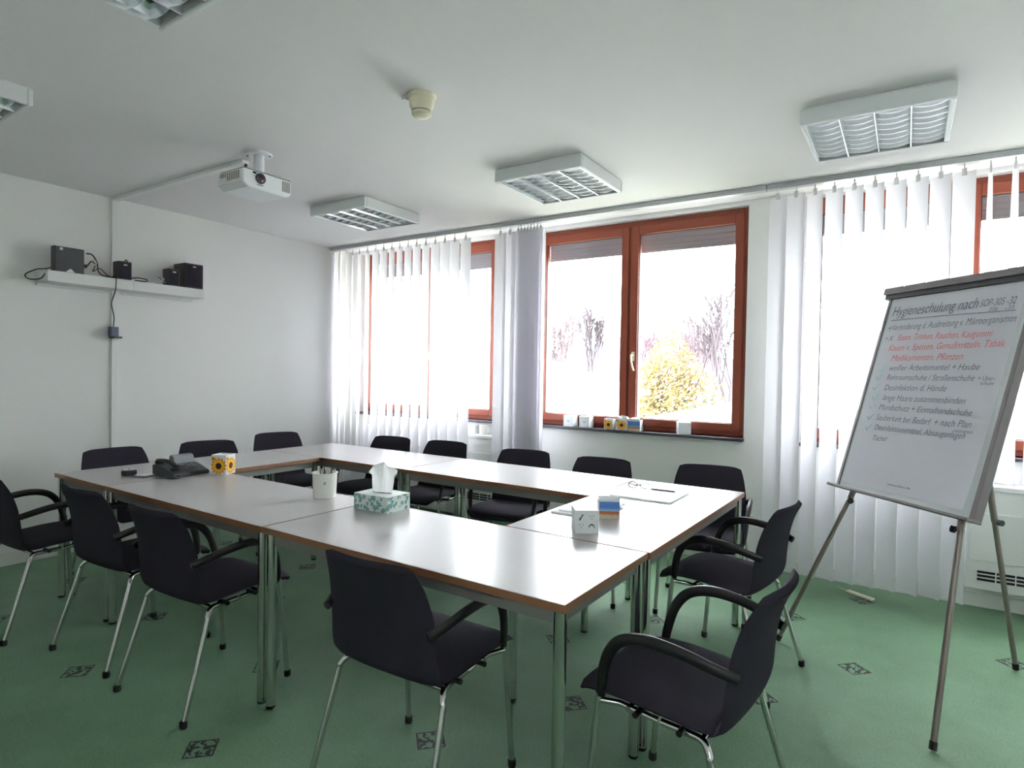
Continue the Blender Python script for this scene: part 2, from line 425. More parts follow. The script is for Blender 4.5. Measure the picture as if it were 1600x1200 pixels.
hb = bmesh.new(); box(hb, -0.012, 0.012, -0.004, 0.004, 2.56, 2.60); tube(hb, [(0, 0, 2.59), (0, 0, 2.632)], 0.004, seg=6)
hook_me = bpy.data.meshes.new('hook'); hb.to_mesh(hook_me); hb.free(); hook_me.materials.append(MT['whiteplastic'])
wb = bmesh.new(); box(wb, -0.058, 0.058, -0.003, 0.004, 0.088, 0.115)
weight_me = bpy.data.meshes.new('bottom_weight'); wb.to_mesh(weight_me); wb.free(); weight_me.materials.append(MT['whiteplastic'])
def blind(x0, x1, label, slats):
    t = thing('vertical_blind', label, 'blind', ((x0+x1)/2, 2.83, 0))
    r = bmesh.new(); box(r, x0, x1, 2.80, 2.86, 2.626, ZC, 0.003); box(r, x0, x1, 2.798, 2.80, 2.640, 2.645)
    for v in r.verts: v.co -= t.location
    obj('headrail', r, MT['rail'], t)
    for (x, deg, me) in slats:
        s = inst('slat', me, t, (x-t.location.x, 0, 0), (0, 0, math.radians(deg)))
        inst('hook', hook_me, s)
    return t
rnd = random.Random(4)
xs1 = [-0.885, -0.79, -0.70, -0.60, -0.50, -0.385, -0.27, -0.16, -0.05, 0.055, 0.165, 0.275, 0.39, 0.505, 0.62, 0.735, 0.86]
deg1 = [-62, -56, -48, -34, -27, -22, -11, -9, -19, -20, -14, -12, -15, -8, -6, -6, -5]
blind(XL+0.004, 1.165, 'white vertical blind drawn across the left window in the far corner', [(x, d, slat_long) for x, d in zip(xs1, deg1)])
blind(1.17, 3.395, 'vertical blind pushed into a narrow stack beside the middle window', [(1.238, -5, slat_long), (1.335, -7, slat_long), (1.42, -14, slat_long)] + [(1.452+0.031*i, -15, slat_long) for i in range(7)])
bl3 = [(3.468+0.1108*i, -33-(i % 3)*1.5 if i > 1 else -24, slat_long) for i in range(10)]
bl3 += [(4.585, -86, slat_twisted), (4.695, -84, slat_twisted), (4.805, -86, slat_twisted), (4.915, -84, slat_twisted), (5.03, -84, slat_twisted), (5.15, -84, slat_twisted)]
blind(3.40, 5.6, 'white vertical blind hanging behind the flip chart at the right window', bl3)

# ------------------------------------------------------------------ heater cabinets under windows
def heater(x0, x1, y0, z0, z1, label):
    t = thing('radiator_cabinet', label, 'radiator', ((x0+x1)/2, (y0+YW)/2, 0))
    def ob(n, bm, m, **k):
        for v in bm.verts: v.co -= t.location
        return obj(n, bm, m, t, **k)
    ob('casing', B(x0, x1, y0, YW-0.002, z0, z1-0.03, 0.004), MT['whiteplastic'])
    ob('top_plate', B(x0-0.008, x1+0.008, y0-0.012, YW-0.002, z1-0.03, z1, 0.004), MT['whiteplastic'])
    n = max(1, round((x1-x0)/0.9))
    for i in range(n):
        a = x0+(x1-x0)*i/n+0.02; b = x0+(x1-x0)*(i+1)/n-0.02
        ob('front_panel', B(a, b, y0-0.008, y0, z0+0.17, z1-0.16, 0.003), MT['whiteplastic'])
        g = bmesh.new()
        for k in range(3): box(g, a+0.03, b, y0-0.004, y0+0.002, z0+0.055+k*0.022, z0+0.068+k*0.022)
        ob('grille', g, MT['rubber'])
        for k in range(int((b-a)/0.09)): ob('grille_bar', B(a+0.03+k*0.09, a+0.036+k*0.09, y0-0.006, y0, z0+0.05, z0+0.115), MT['whiteplastic'])
    return t
heater(4.535, 5.70, 2.95, 0.15, 0.765, 'white radiator cabinet with a black slotted grille, right of the flip chart')
heater(-0.55, 1.28, 2.97, 0.15, 0.80, 'white radiator cabinet behind the blind in the far left corner')

# ------------------------------------------------------------------ ceiling lights
def ceiling_light():
    t = thing('ceiling_light', 'x', 'light')
    h = 0.61/2; z0, z1 = -0.082, 0.0; w = 0.022
    f = bmesh.new()
    box(f, -h, h, -h, -h+w, z0, z1-0.006, 0.006); box(f, -h, h, h-w, h, z0, z1-0.006, 0.006)
    box(f, -h, -h+w, -h+w, h-w, z0, z1-0.006, 0.006); box(f, h-w, h, -h+w, h-w, z0, z1-0.006, 0.006)
    box(f, -h+0.01, h-0.01, -h+0.01, h-0.01, z1-0.012, z1)
    obj('housing', f, MT['lamp_white'], t)
    inn = h-w; cw = 2*inn/4
    # longitudinal V dividers
    dv = bmesh.new(); yl = inn
    prism(dv, [(-0.002, -yl, z0+0.002), (0.002, -yl, z0+0.002), (0.006, -yl, z0+0.018), (0.014, -yl, z0+0.036), (0.026, -yl, z0+0.055), (-0.026, -yl, z0+0.055), (-0.014, -yl, z0+0.036), (-0.006, -yl, z0+0.018)], (0, 2*yl, 0))
    d0 = obj('divider', dv, MT['louvre'], t); d0.location = (-inn+cw, 0, 0)
    for i in (2, 3):
        c = d0.copy(); COL.objects.link(c); c.parent = t; c.location = (-inn+cw*i, 0, 0)
    for s_ in (-1, 1):
        sr = bmesh.new()
        prism(sr, [(s_*inn, -yl, z0+0.002), (s_*(inn-0.002), -yl, z0+0.002), (s_*(inn-0.006), -yl, z0+0.018), (s_*(inn-0.014), -yl, z0+0.036), (s_*(inn-0.026), -yl, z0+0.055), (s_*inn, -yl, z0+0.055)], (0, 2*yl, 0))
        obj('side_reflector', sr, MT['louvre'], t)
    # cross blades: small V profile, sagging slightly between the dividers
    b = bmesh.new(); n = 8; prof = [(-0.001, 0.003), (0.001, 0.003), (0.005, 0.018), (0.016, 0.044), (-0.016, 0.044), (-0.005, 0.018)]
    rings = []
    for i in range(n+1):
        x = (i/n-0.5)*(cw-0.006); sag = 0.012*(1-(2*i/n-1)**2)
        rings.append([b.verts.new((x, y, z0+z+(0.012-sag)*0.9)) for (y, z) in prof])
    for i in range(n):
        for k in range(len(prof)): b.faces.new((rings[i][k], rings[i][(k+1) % 6], rings[i+1][(k+1) % 6], rings[i+1][k]))
    b.faces.new(rings[0]); b.faces.new(rings[-1][::-1])
    proto = obj('louvre_blade', b, MT['louvre'], t, smooth=40); me = proto.data; first = True; NB = 8
    for i in range(4):
        for j in range(NB):
            p = (-inn+cw*(i+0.5), -inn+2*inn*(j+0.5)/NB, 0)
            if first: proto.location = p; first = False
            else: inst('louvre_blade', me, t, p)
    tb = None
    for i in range(4):
        if tb is None:
            q = bmesh.new(); tube(q, [(0, -inn+0.03, z0+0.062), (0, inn-0.03, z0+0.062)], 0.0075, seg=10)
            tb = obj('lamp_tube', q, MT['tube'], t, smooth=40); tb.location = (-inn+cw*0.5, 0, 0)
        else:
            inst('lamp_tube', tb.data, t, (-inn+cw*(i+0.5), 0, 0))
    return t
cl = ceiling_light()
spots = [(0.545, 1.925, 'square louvred ceiling light nearest the far left corner of the room'),
         (2.302, 1.94, 'square louvred ceiling light in front of the middle window'),
         (4.062, 1.955, 'square louvred ceiling light above the flip chart'),
         (2.252, -0.685, 'louvred ceiling light cut off by the top edge of the picture'),
         (0.475, -0.675, 'louvred ceiling light cut off by the left edge of the picture')]
for i, (x, y, lab) in enumerate(spots):
    o = cl if i == 0 else copy_tree(cl)
    o.location = (x, y, ZC); o['label'] = lab; o['group'] = 'square louvred ceiling lights'

# ------------------------------------------------------------------ smoke detector
t = thing('smoke_detector', 'cream smoke detector on a round base on the ceiling', 'smoke detector', (2.29, 0.615, ZC))
obj('base', L([(0, 0), (0.066, 0), (0.066, -0.012), (0.062, -0.018), (0, -0.018)]), MT['smoke'], t, smooth=40)
obj('sensor_head', L([(0, -0.018), (0.058, -0.018), (0.056, -0.05), (0.048, -0.068), (0.047, -0.074), (0, -0.074)]), MT['smoke'], t, smooth=40)
g = L([(0.040, -0.068), (0.044, -0.074), (0.044, -0.080), (0.040, -0.083), (0, -0.083)])
obj('vent_ring', g, MT['vent'], t, smooth=40)
obj('cap', L([(0.047, -0.080), (0.046, -0.090), (0.036, -0.099), (0.018, -0.103), (0, -0.104)]), MT['smoke'], t, smooth=40)
obj('cable_clip', B(-0.085, -0.062, -0.045, -0.02, -0.018, 0, 0.003), MT['trunk'], t)

# ------------------------------------------------------------------ projector
t = thing('projector', 'white ceiling projector with a dark round lens', 'projector', (0.98, 0.645, 2.40))
def pj(n, bm, m, parent=t, **k):
    for v in bm.verts: v.co -= Vector(t.location)
    return obj(n, bm, m, parent, **k)
x0, x1, y0, y1 = 0.86, 1.10, 0.485, 0.80
b = bmesh.new()
prof = [(y0, 2.418), (y0+0.03, 2.398), (y1-0.03, 2.396), (y1, 2.414), (y1, 2.492), (y1-0.012, 2.498), (y0+0.012, 2.498), (y0, 2.492)]
prism(b, [(x0, y, z) for y, z in prof], (x1-x0, 0, 0))
bmesh.ops.bevel(b, geom=list(b.edges), offset=0.005, segments=2, affect='EDGES')
body = pj('body', b, MT['projector'], smooth=30)
pj('top_edge_strip', B(x0+0.01, x1+0.001, y0+0.006, y1-0.006, 2.494, 2.501, 0.002), MT['grey'])
lb = bmesh.new(); tube(lb, [(x1-0.01, 0.592, 2.458), (x1+0.010, 0.592, 2.458)], 0.030, seg=24)
ring = pj('lens_ring', lb, MT['dark'], smooth=40)
lb = bmesh.new(); tube(lb, [(x1+0.006, 0.592, 2.458), (x1+0.0115, 0.592, 2.458), (x1+0.014, 0.592, 2.458)], [0.023, 0.021, 0.012], seg=20)
pj('lens', lb, MT['lens'], smooth=60)
v = bmesh.new()
for k in range(9): box(v, 0.885+k*0.021, 0.898+k*0.021, y0-0.0015, y0+0.002, 2.440 if k > 2 else 2.462, 2.486)
pj('side_vent', v, MT['vent'])
v = bmesh.new()
for k in range(4): box(v, x1-0.002, x1+0.002, 0.738+k*0.014, 0.747+k*0.014, 2.424, 2.486)
pj('front_vent', v, MT['vent'])
pj('sensor_window', B(x1-0.002, x1+0.0015, 0.545, 0.566, 2.479, 2.489), MT['rubber'])
pj('maker_badge', B(x1-0.002, x1+0.0012, 0.572, 0.612, 2.419, 2.424), MT['grey'])
b = bmesh.new(); tube(b, [(0.93, 0.70, 2.50), (0.93, 0.70, ZC-0.012)], 0.03, seg=16); lathe(b, [(0, -0.012), (0.075, -0.012), (0.075, 0), (0, 0)], seg=24, c=(0.93, 0.70, ZC))
br = pj('ceiling_bracket', b, MT['projector'], smooth=40)
for (a, q) in ((0.875, 0.66), (0.905, 0.75), (0.985, 0.735)):
    pj('screw', B(a-0.004, a+0.004, q-0.004, q+0.004, ZC-0.016, ZC-0.012), MT['rubber'], br)
b = bmesh.new(); tube(b, [(0.99, 0.70, 2.54), (1.03, 0.78, 2.535), (1.03, 0.785, 2.50)], 0.005, seg=6)
pj('support_arm', b, MT['projector'])
tag(obj('projector_cable', T(smooth_path([(0.76, 0.722, ZC-0.03), (0.80, 0.70, ZC-0.045), (0.86, 0.65, 2.56), (0.905, 0.63, 2.503)], 5), 0.008, seg=8), MT['cable'], smooth=True), 'short black cable from ceiling trunking down to the projector', 'cable')

# ------------------------------------------------------------------ wall shelf and electronics
def shelf(y0, y1, zt, xf, label):
    t = thing('wall_shelf', label, 'shelf', (XL, (y0+y1)/2, zt))
    obj('board', B(0, xf-XL, -(y1-y0)/2, (y1-y0)/2, -0.075, 0, 0.003), MT['whiteplastic'], t)
    obj('wall_strip', B(0, 0.02, -(y1-y0)/2, (y1-y0)/2, -0.095, -0.075, 0.002), MT['whiteplastic'], t)
    return t
ZSH = 2.027
shelf(0.22, 0.768, ZSH, -0.715, 'white wall shelf under the flat black box, left of the pair')
shelf(0.772, 1.325, ZSH, -0.722, 'white wall shelf carrying the big black speaker, right of the pair')
t = thing('media_box', 'flat black electronics box standing upright with a white sticker', 'electronics', (-0.755, 0.355, ZSH), 0.0)
obj('case', B(-0.03, 0.03, -0.09, 0.09, 0.0, 0.175, 0.006), MT['dark'], t)
obj('side_cover', B(-0.03, 0.031, -0.0925, -0.084, 0.0, 0.176, 0.002), MT['black_plastic'], t)
tag(obj('sticker', B(0.030, 0.0312, -0.062, -0.042, 0.150, 0.168), MT['card'], t), 'small white sticker')
b = bmesh.new(); prism(b, [(0.0302, -0.025, 0.003), (0.0302, 0.03, 0.003), (0.0302, 0.005, 0.028)], (0.001, 0, 0))
tag(obj('fold_mark', b, MT['card'], t), 'white triangular mark')
obj('rear_connector', B(-0.02, 0.02, 0.09, 0.112, 0.05, 0.075, 0.003), MT['black_plastic'], t)
def speaker(y, w, h, d, label):
    t = thing('loudspeaker', label, 'speaker', (-0.735-d/2+0.015, y, ZSH))
    obj('cabinet', B(-d/2, d/2, -w/2, w/2, 0, h, 0.005), MT['black_plastic'], t)
    obj('front_grille', B(d/2-0.001, d/2+0.005, -w/2+0.008, w/2-0.008, 0.008, h-0.012, 0.004), MT['black_fabric'], t)
    tag(obj('badge', B(d/2+0.005, d/2+0.0062, -0.013, 0.013, h-0.032, h-0.022), MT['cream'], t), 'small pale badge')
    return t
speaker(0.712, 0.095, 0.135, 0.09, 'small black speaker beside the hanging cord')
speaker(1.075, 0.09, 0.135, 0.09, 'small black speaker right beside the big one')
speaker(1.238, 0.155, 0.20, 0.17, 'big black speaker at the right end of shelf')
tag(obj('cable', T(smooth_path([(-0.80, 0.27, ZSH+0.03), (-0.76, 0.22, ZSH+0.01), (-0.72, 0.16, ZSH-0.005), (-0.70, 0.09, ZSH-0.05), (-0.73, 0.12, ZSH-0.075), (-0.74, 0.19, ZSH-0.06), (-0.78, 0.24, ZSH+0.006)], 6), 0.004, seg=6), MT['cable'], smooth=True), 'black cable looping off the left end of the shelf', 'cable')
tag(obj('cable', T(smooth_path([(-0.75, 0.465, ZSH+0.155), (-0.74, 0.50, ZSH+0.15), (-0.74, 0.53, ZSH+0.10), (-0.74, 0.54, ZSH+0.04), (-0.74, 0.57, ZSH+0.01), (-0.73, 0.63, ZSH+0.008), (-0.76, 0.66, ZSH+0.03)], 6), 0.005, seg=6), MT['cable'], smooth=True), 'black cable arching out of the upright box', 'cable')
tag(obj('cable', T(smooth_path([(-0.75, 0.468, ZSH+0.06), (-0.73, 0.49, ZSH+0.10), (-0.74, 0.52, ZSH+0.08), (-0.73, 0.50, ZSH+0.03), (-0.74, 0.55, ZSH+0.06), (-0.73, 0.60, ZSH+0.012), (-0.75, 0.65, ZSH+0.008)], 6), 0.004, seg=6), MT['cable'], smooth=True), 'second black cable twisting beside the upright box', 'cable')
tag(obj('cable', T(smooth_path([(-0.75, 0.485, ZSH+0.085), (-0.73, 0.505, ZSH+0.115), (-0.725, 0.52, ZSH+0.09), (-0.73, 0.50, ZSH+0.07), (-0.74, 0.48, ZSH+0.075)], 6), 0.005, seg=6), MT['cream'], smooth=True), 'pale pinkish cable coil at the upright box', 'cable')
tag(obj('cable', T(smooth_path([(-0.78, 0.77, ZSH+0.10), (-0.77, 0.745, ZSH+0.155), (-0.78, 0.73, ZSH+0.12), (-0.80, 0.77, ZSH+0.03), (-0.76, 0.82, ZSH+0.03), (-0.74, 0.88, ZSH+0.022), (-0.73, 0.86, ZSH+0.006), (-0.74, 0.79, ZSH+0.006)], 6), 0.004, seg=6), MT['cable'], smooth=True), 'black cable lying on the shelf right of the hanging cord', 'cable')
tag(obj('cable', T(smooth_path([(-0.74, 0.86, ZSH+0.006), (-0.74, 0.93, ZSH+0.02), (-0.73, 0.96, ZSH+0.07), (-0.74, 0.955, ZSH+0.05), (-0.73, 0.98, ZSH+0.012), (-0.73, 1.0, ZSH+0.05), (-0.74, 0.96, ZSH+0.01), (-0.74, 0.92, ZSH+0.03), (-0.75, 1.02, ZSH+0.02)], 6), 0.005, seg=6), MT['cable_white'], smooth=True), 'tangled whitish cable in the middle of the right shelf', 'cable')
tag(obj('cable', T(smooth_path([(-0.75, 0.96, ZSH+0.06), (-0.74, 0.985, ZSH+0.04), (-0.74, 1.01, ZSH+0.01), (-0.76, 1.03, ZSH+0.03)], 6), 0.004, seg=6), MT['cable'], smooth=True), 'short black cable beside the tangled whitish one', 'cable')
t = thing('power_adapter', 'blue-grey plug adapter dangling on a long cord under the shelf', 'adapter', (-0.85, 0.69, 1.60))
obj('housing', B(-0.03, 0.03, -0.027, 0.027, 0.0, 0.075, 0.006), MT['adapter'], t)
obj('plug_plate', B(-0.03, 0.055, -0.02, 0.04, -0.012, 0.002, 0.003), MT['dark'], t)
obj('cord', T(smooth_path([(0.0, 0, 0.07), (0.005, 0.002, 0.15), (0.04, -0.03, 0.25), (0.135, -0.045, 0.345), (0.14, -0.045, 0.43), (0.08, -0.03, 0.435)], 6), 0.004, seg=6), MT['cable'], t, smooth=True)

# ------------------------------------------------------------------ tables
TH = 0.74
RA = -0.0167
def table(x0, x1, y0, y1, label, skip=()):
    cx, cy = (x0+x1)/2, (y0+y1)/2
    wx = cx*math.cos(RA)-cy*math.sin(RA); wy = cx*math.sin(RA)+cy*math.cos(RA)
    t = thing('conference_table', label, 'table', (wx, wy, 0), RA, 'grey laminate conference tables set in a ring')
    hx, hy = (x1-x0)/2-0.001, (y1-y0)/2-0.001
    e = 0.003
    obj('tabletop', B(-hx+e, hx-e, -hy+e, hy-e, TH-0.024, TH, 0.0006, seg=1), MT['laminate'], t)
    b = bmesh.new()
    box(b, -hx, hx, -hy, -hy+e, TH-0.025, TH-0.0006); box(b, -hx, hx, hy-e, hy, TH-0.025, TH-0.0006)
    box(b, -hx, -hx+e, -hy+e, hy-e, TH-0.025, TH-0.0006); box(b, hx-e, hx, -hy+e, hy-e, TH-0.025, TH-0.0006)
    obj('edge_band', b, MT['edge'], t)
    a = 0.028; z0, z1 = TH-0.07, TH-0.025
    for (p, q, r, s) in ((-hx+a, hx-a, -hy+a, -hy+a+0.016), (-hx+a, hx-a, hy-a-0.016, hy-a), (-hx+a, -hx+a+0.016, -hy+a+0.016, hy-a-0.016), (hx-a-0.016, hx-a, -hy+a+0.016, hy-a-0.016)):
        obj('apron', B(p, q, r, s, z0, z1), MT['apron'], t)
    lr = 0.0195; li = 0.028
    leg = None
    for sx in (-1, 1):
        for sy in (-1, 1):
            p = (sx*(hx-li), sy*(hy-li), 0)
            if leg is None:
                leg = obj('leg', T([(0, 0, 0.012), (0, 0, TH-0.025)], lr, seg=20), MT['chrome'], t, smooth=40); leg.location = p
                ft = obj('foot_cap', L([(0, 0), (0.016, 0), (0.018, 0.004), (0.018, 0.014), (0, 0.014)], seg=16), MT['rubber'], leg, smooth=40)
            else:
                l = inst('leg', leg.data, t, p); inst('foot_cap', ft.data, l)
    return t
table(0.0, 0.648, 0.0, 1.405, 'conference table at the left end of the ring, with the phone')
table(0.652, 2.042, 0.0, 0.632, 'conference table along the near side, carrying the white bucket')
table(2.045, 3.44, 0.0, 0.618, 'conference table at the near right corner, with the patterned tissue box')
table(2.812, 3.447, 0.622, 2.035, 'conference table on the right side, with the two white cubes')
table(0.0, 1.445, 1.408, 2.052, 'conference table in the far left corner of the ring')
table(1.448, 2.808, 1.406, 2.046, 'conference table in the middle of the window side')

# ------------------------------------------------------------------ chairs
def make_chair():
    t = thing('armchair', 'x', 'chair')
    # seat + back: one swept profile cut in two
    def panel(profile, widths, th, curve, nx=12, mat_=None, name='seat', dome=0.0):
        bm = bmesh.new(); P = smooth_path([(0, y, z) for y, z in profile], 4); n = len(P)
        Wd = []
        for i in range(n):
            s = i/(n-1)*(len(widths)-1); k = min(int(s), len(widths)-2); f = s-k
            Wd.append(widths[k]*(1-f)+widths[k+1]*f)
        fr, bk = [], []
        for i, p in enumerate(P):
            tg = (P[min(i+1, n-1)]-P[max(i-1, 0)]).normalized(); nrm = Vector((0, tg.z, -tg.y))   # towards the sitter
            rf, rb = [], []
            for j in range(nx+1):
                u = 2*j/nx-1; x = u*Wd[i]/2
                c = curve[0]*(1-i/(n-1))+curve[1]*i/(n-1)
                off = c*u*u
                edge = math.sqrt(max(0, 1-abs(u)**6))
                ends = min(1.0, (min(i, n-1-i)+0.25)/1.5) ** 0.5
                hth = th*0.5*max(0.12, edge*ends)
                base = Vector((x, p.y, p.z)) + (Vector((0, off, 0)) if name == 'backrest' else nrm*off)
                if name == 'backrest': base.z -= 0.005*u**6*max(0, (i/(n-1)-0.6)/0.4)
                rf.append(bm.verts.new(base+nrm*(hth+dome*(1-u*u)*ends))); rb.append(bm.verts.new(base-nrm*hth))
            fr.append(rf); bk.append(rb)
        for i in range(n-1):
            for j in range(nx):
                bm.faces.new((fr[i][j], fr[i][j+1], fr[i+1][j+1], fr[i+1][j])); bm.faces.new((bk[i][j], bk[i+1][j], bk[i+1][j+1], bk[i][j+1]))
            bm.faces.new((fr[i][0], fr[i+1][0], bk[i+1][0], bk[i][0])); bm.faces.new((fr[i][nx], bk[i][nx], bk[i+1][nx], fr[i+1][nx]))
        for j in range(nx):
            bm.faces.new((fr[0][j], bk[0][j], bk[0][j+1], fr[0][j+1])); bm.faces.new((fr[-1][j], fr[-1][j+1], bk[-1][j+1], bk[-1][j]))
        return obj(name, bm, mat_, t, smooth=50)
    panel([(0.285, 0.408), (0.262, 0.432), (0.20, 0.447), (0.10, 0.449), (0.0, 0.442), (-0.09, 0.434), (-0.135, 0.435)],
          [0.36, 0.44, 0.465, 0.47, 0.468, 0.46, 0.452], 0.034, (0.004, 0.012), mat_=MT['black_fabric'], name='seat', dome=0.004)
    panel([(-0.135, 0.435), (-0.162, 0.452), (-0.178, 0.49), (-0.186, 0.56), (-0.200, 0.65), (-0.226, 0.735), (-0.258, 0.798), (-0.264, 0.806)],
          [0.452, 0.452, 0.45, 0.446, 0.438, 0.412, 0.374, 0.362], 0.024, (0.012, 0.034), mat_=MT['black_fabric'], name='backrest')
    # chrome frame
    r = 0.0105
    for s in (-1, 1):
        l = obj('leg', T(smooth_path([(s*0.225, 0.196, 0.462), (s*0.228, 0.205, 0.40), (s*0.240, 0.240, 0.012)], 4), r, seg=12), MT['chrome'], t, smooth=40)
        tag(l, 'chrome front leg')
        obj('foot_cap', L([(0, 0), (0.013, 0), (0.0145, 0.004), (0.0145, 0.024), (0.011, 0.028), (0, 0.028)], seg=12, c=(s*0.240, 0.240, 0)), MT['rubber'], l, smooth=40)
    for s in (-1, 1):
        p = smooth_path([(s*0.190, 0.02, 0.408), (s*0.196, -0.06, 0.410), (s*0.205, -0.105, 0.409), (s*0.220, -0.128, 0.385), (s*0.226, -0.14, 0.34), (s*0.247, -0.240, 0.012)], 5)
        l = obj('leg', T(p, r, seg=12), MT['chrome'], t, smooth=40); tag(l, 'chrome rear leg splayed backwards')
        obj('foot_cap', L([(0, 0), (0.013, 0), (0.0145, 0.004), (0.0145, 0.024), (0.011, 0.028), (0, 0.028)], seg=12, c=(s*0.247, -0.240, 0)), MT['rubber'], l, smooth=40)
    b = bmesh.new()
    for s in (-1, 1):
        tube(b, [(s*0.190, 0.03, 0.408), (s*0.19, 0.15, 0.416), (s*0.228, 0.20, 0.425)], 0.009, seg=10)
        tube(b, [(s*0.20, -0.10, 0.409), (s*0.10, -0.10, 0.409)], 0.009, seg=10)
    tube(b, [(-0.2, -0.10, 0.408), (0.2, -0.10, 0.408)], 0.009, seg=10); tube(b, [(-0.2, 0.12, 0.412), (0.2, 0.12, 0.412)], 0.009, seg=10)
    tag(obj('seat_frame', b, MT['chrome'], t, smooth=40), 'chrome frame under the seat')
    for s in (-1, 1):
        for (y, z) in ((-0.045, 0.415), (0.085, 0.418)):
            obj('linking_stud', T([(s*0.17, y, z), (s*0.226, y, z)], 0.009, seg=12), MT['black_plastic'], t, smooth=40)
    # armrests
    for s in (-1, 1):
        a = bmesh.new()
        p = smooth_path([(s*0.225, 0.197, 0.440), (s*0.232, 0.188, 0.50), (s*0.240, 0.165, 0.575), (s*0.247, 0.120, 0.628), (s*0.250, 0.045, 0.650), (s*0.248, -0.05, 0.645), (s*0.236, -0.14, 0.624), (s*0.215, -0.195, 0.605)], 5)
        n = len(p); rr = [0.0125+0.002*math.sin(PI*i/(n-1)) for i in range(n)]
        tube(a, p, rr, seg=12, flat=(1.25, 0.9))
        tag(obj('armrest', a, MT['black_plastic'], t, smooth=60), 'black curved plastic armrest')
    return t
R = math.radians
chairs = [
    (0.29, -0.165, 0, 'black armchair cut off by the left edge of the picture'),
    (1.017, -0.04, 2.6, 'black armchair on the near side, its back just before the left table seam'),
    (1.677, -0.05, 1.5, 'black armchair on the near side, left of the twin chrome table legs'),
    (2.85, -0.003, 0.6, 'black armchair seen from behind in the middle foreground'),
    (3.70, 0.30, 84.8, 'black armchair nearest the camera at the right front, seat turned in view'),
    (3.555, 1.433, 82.1, 'black armchair on the right side, between the nearest chair and the blinds'),
    (-0.11, 0.47, -90, 'black armchair at the left wall, behind the phone'),
    (-0.06, 1.035, -108, 'black armchair at the left wall, behind the sunflower mug'),
    (-0.215, 1.766, -106, 'black armchair at the left wall, nearest the far corner'),
    (0.57, 2.03, -173.7, 'black armchair on the window side, first from the far corner'),
    (1.13, 2.07, -175, 'black armchair on the window side, second from the far corner'),
    (1.925, 2.02, -169.8, 'black armchair on the window side, before the blind stack'),
    (2.535, 2.00, -175, 'black armchair on the window side, under the tissue boxes on the sill'),
    (3.225, 2.13, -170.5, 'black armchair behind the far right table corner'),
]
ch0 = make_chair()
for i, (x, y, d, lab) in enumerate(chairs):
    o = ch0 if i == 0 else copy_tree(ch0)
    o.location = (x, y, 0); o.rotation_euler = (0, 0, R(d)); o['label'] = lab; o['group'] = 'black armchairs around the tables'

# ------------------------------------------------------------------ flip chart
FL = Vector((3.684, 1.87, 0)); FR = Vector((4.33, 1.191, 0)); RR = Vector((4.686, 2.188, 0))
E1 = (FR-FL).normalized(); BK = Vector((-E1.y, E1.x, 0)); TL = R(16.5)
UP = Vector((0, 0, math.cos(TL))) + BK*math.sin(TL); NF = E1.cross(UP)           # NF towards the reader
ORG = Vector((4.2, 1.75, 0))
fc = thing('flip_chart', 'grey flip chart easel with a handwritten white sheet, on three legs', 'flip chart', tuple(ORG))
def P3(u, v, w=0.0): return FL + E1*u + UP*v + NF*w - ORG
def fbox(bm, u0, u1, v0, v1, w0, w1, bevel=0.0): return box(bm, u0, u1, v0, v1, w0, w1, bevel, xf=lambda c: P3(c.x, c.y, c.z))
def FB(*a, **k): return fbox(bmesh.new(), *a, **k)
board = obj('board', FB(0.112, 0.848, 0.872, 1.90, -0.012, 0.0), MT['board'], fc)
fr_ = bmesh.new(); fbox(fr_, 0.096, 0.112, 0.865, 1.90, -0.03, 0.006, 0.002); fbox(fr_, 0.836, 0.858, 0.865, 1.90, -0.03, 0.012, 0.002)
obj('side_frame', fr_, MT['flip'], fc)
obj('pen_tray', FB(0.088, 0.868, 0.858, 0.872, -0.02, 0.055, 0.003), MT['flip'], fc)
cb = bmesh.new(); fbox(cb, 0.070, 0.885, 1.885, 1.920, -0.03, 0.028, 0.004)
clamp = obj('clamp_bar', cb, MT['flip'], fc)
obj('clamp_lip', FB(0.078, 0.877, 1.862, 1.885, -0.005, 0.018, 0.003), MT['dark'], clamp)
pp = bmesh.new(); nu, nv = 10, 14; g = []
for j in range(nv+1):
    row = []
    for i in range(nu+1):
        u = 0.126+(0.806-0.126)*i/nu; v = 0.897+(1.862-0.897)*j/nv
        curl = 0.012*max(0, (i/nu-0.8)/0.2)**2*max(0, (0.25-j/nv)/0.25)**1.5
        row.append(pp.verts.new(P3(u, v, 0.0035+curl+0.0015*math.sin(i*1.7+j*0.9)*(1-j/nv)*0.4)))
    g.append(row)
for j in range(nv):
    for i in range(nu): pp.faces.new((g[j][i], g[j][i+1], g[j+1][i+1], g[j+1][i]))
bmesh.ops.solidify(pp, geom=list(pp.faces), thickness=0.002)
paper = obj('paper_pad', pp, MT['paper'], fc, smooth=40)
tag(paper, 'white sheet with handwriting in dark, red and teal ink')
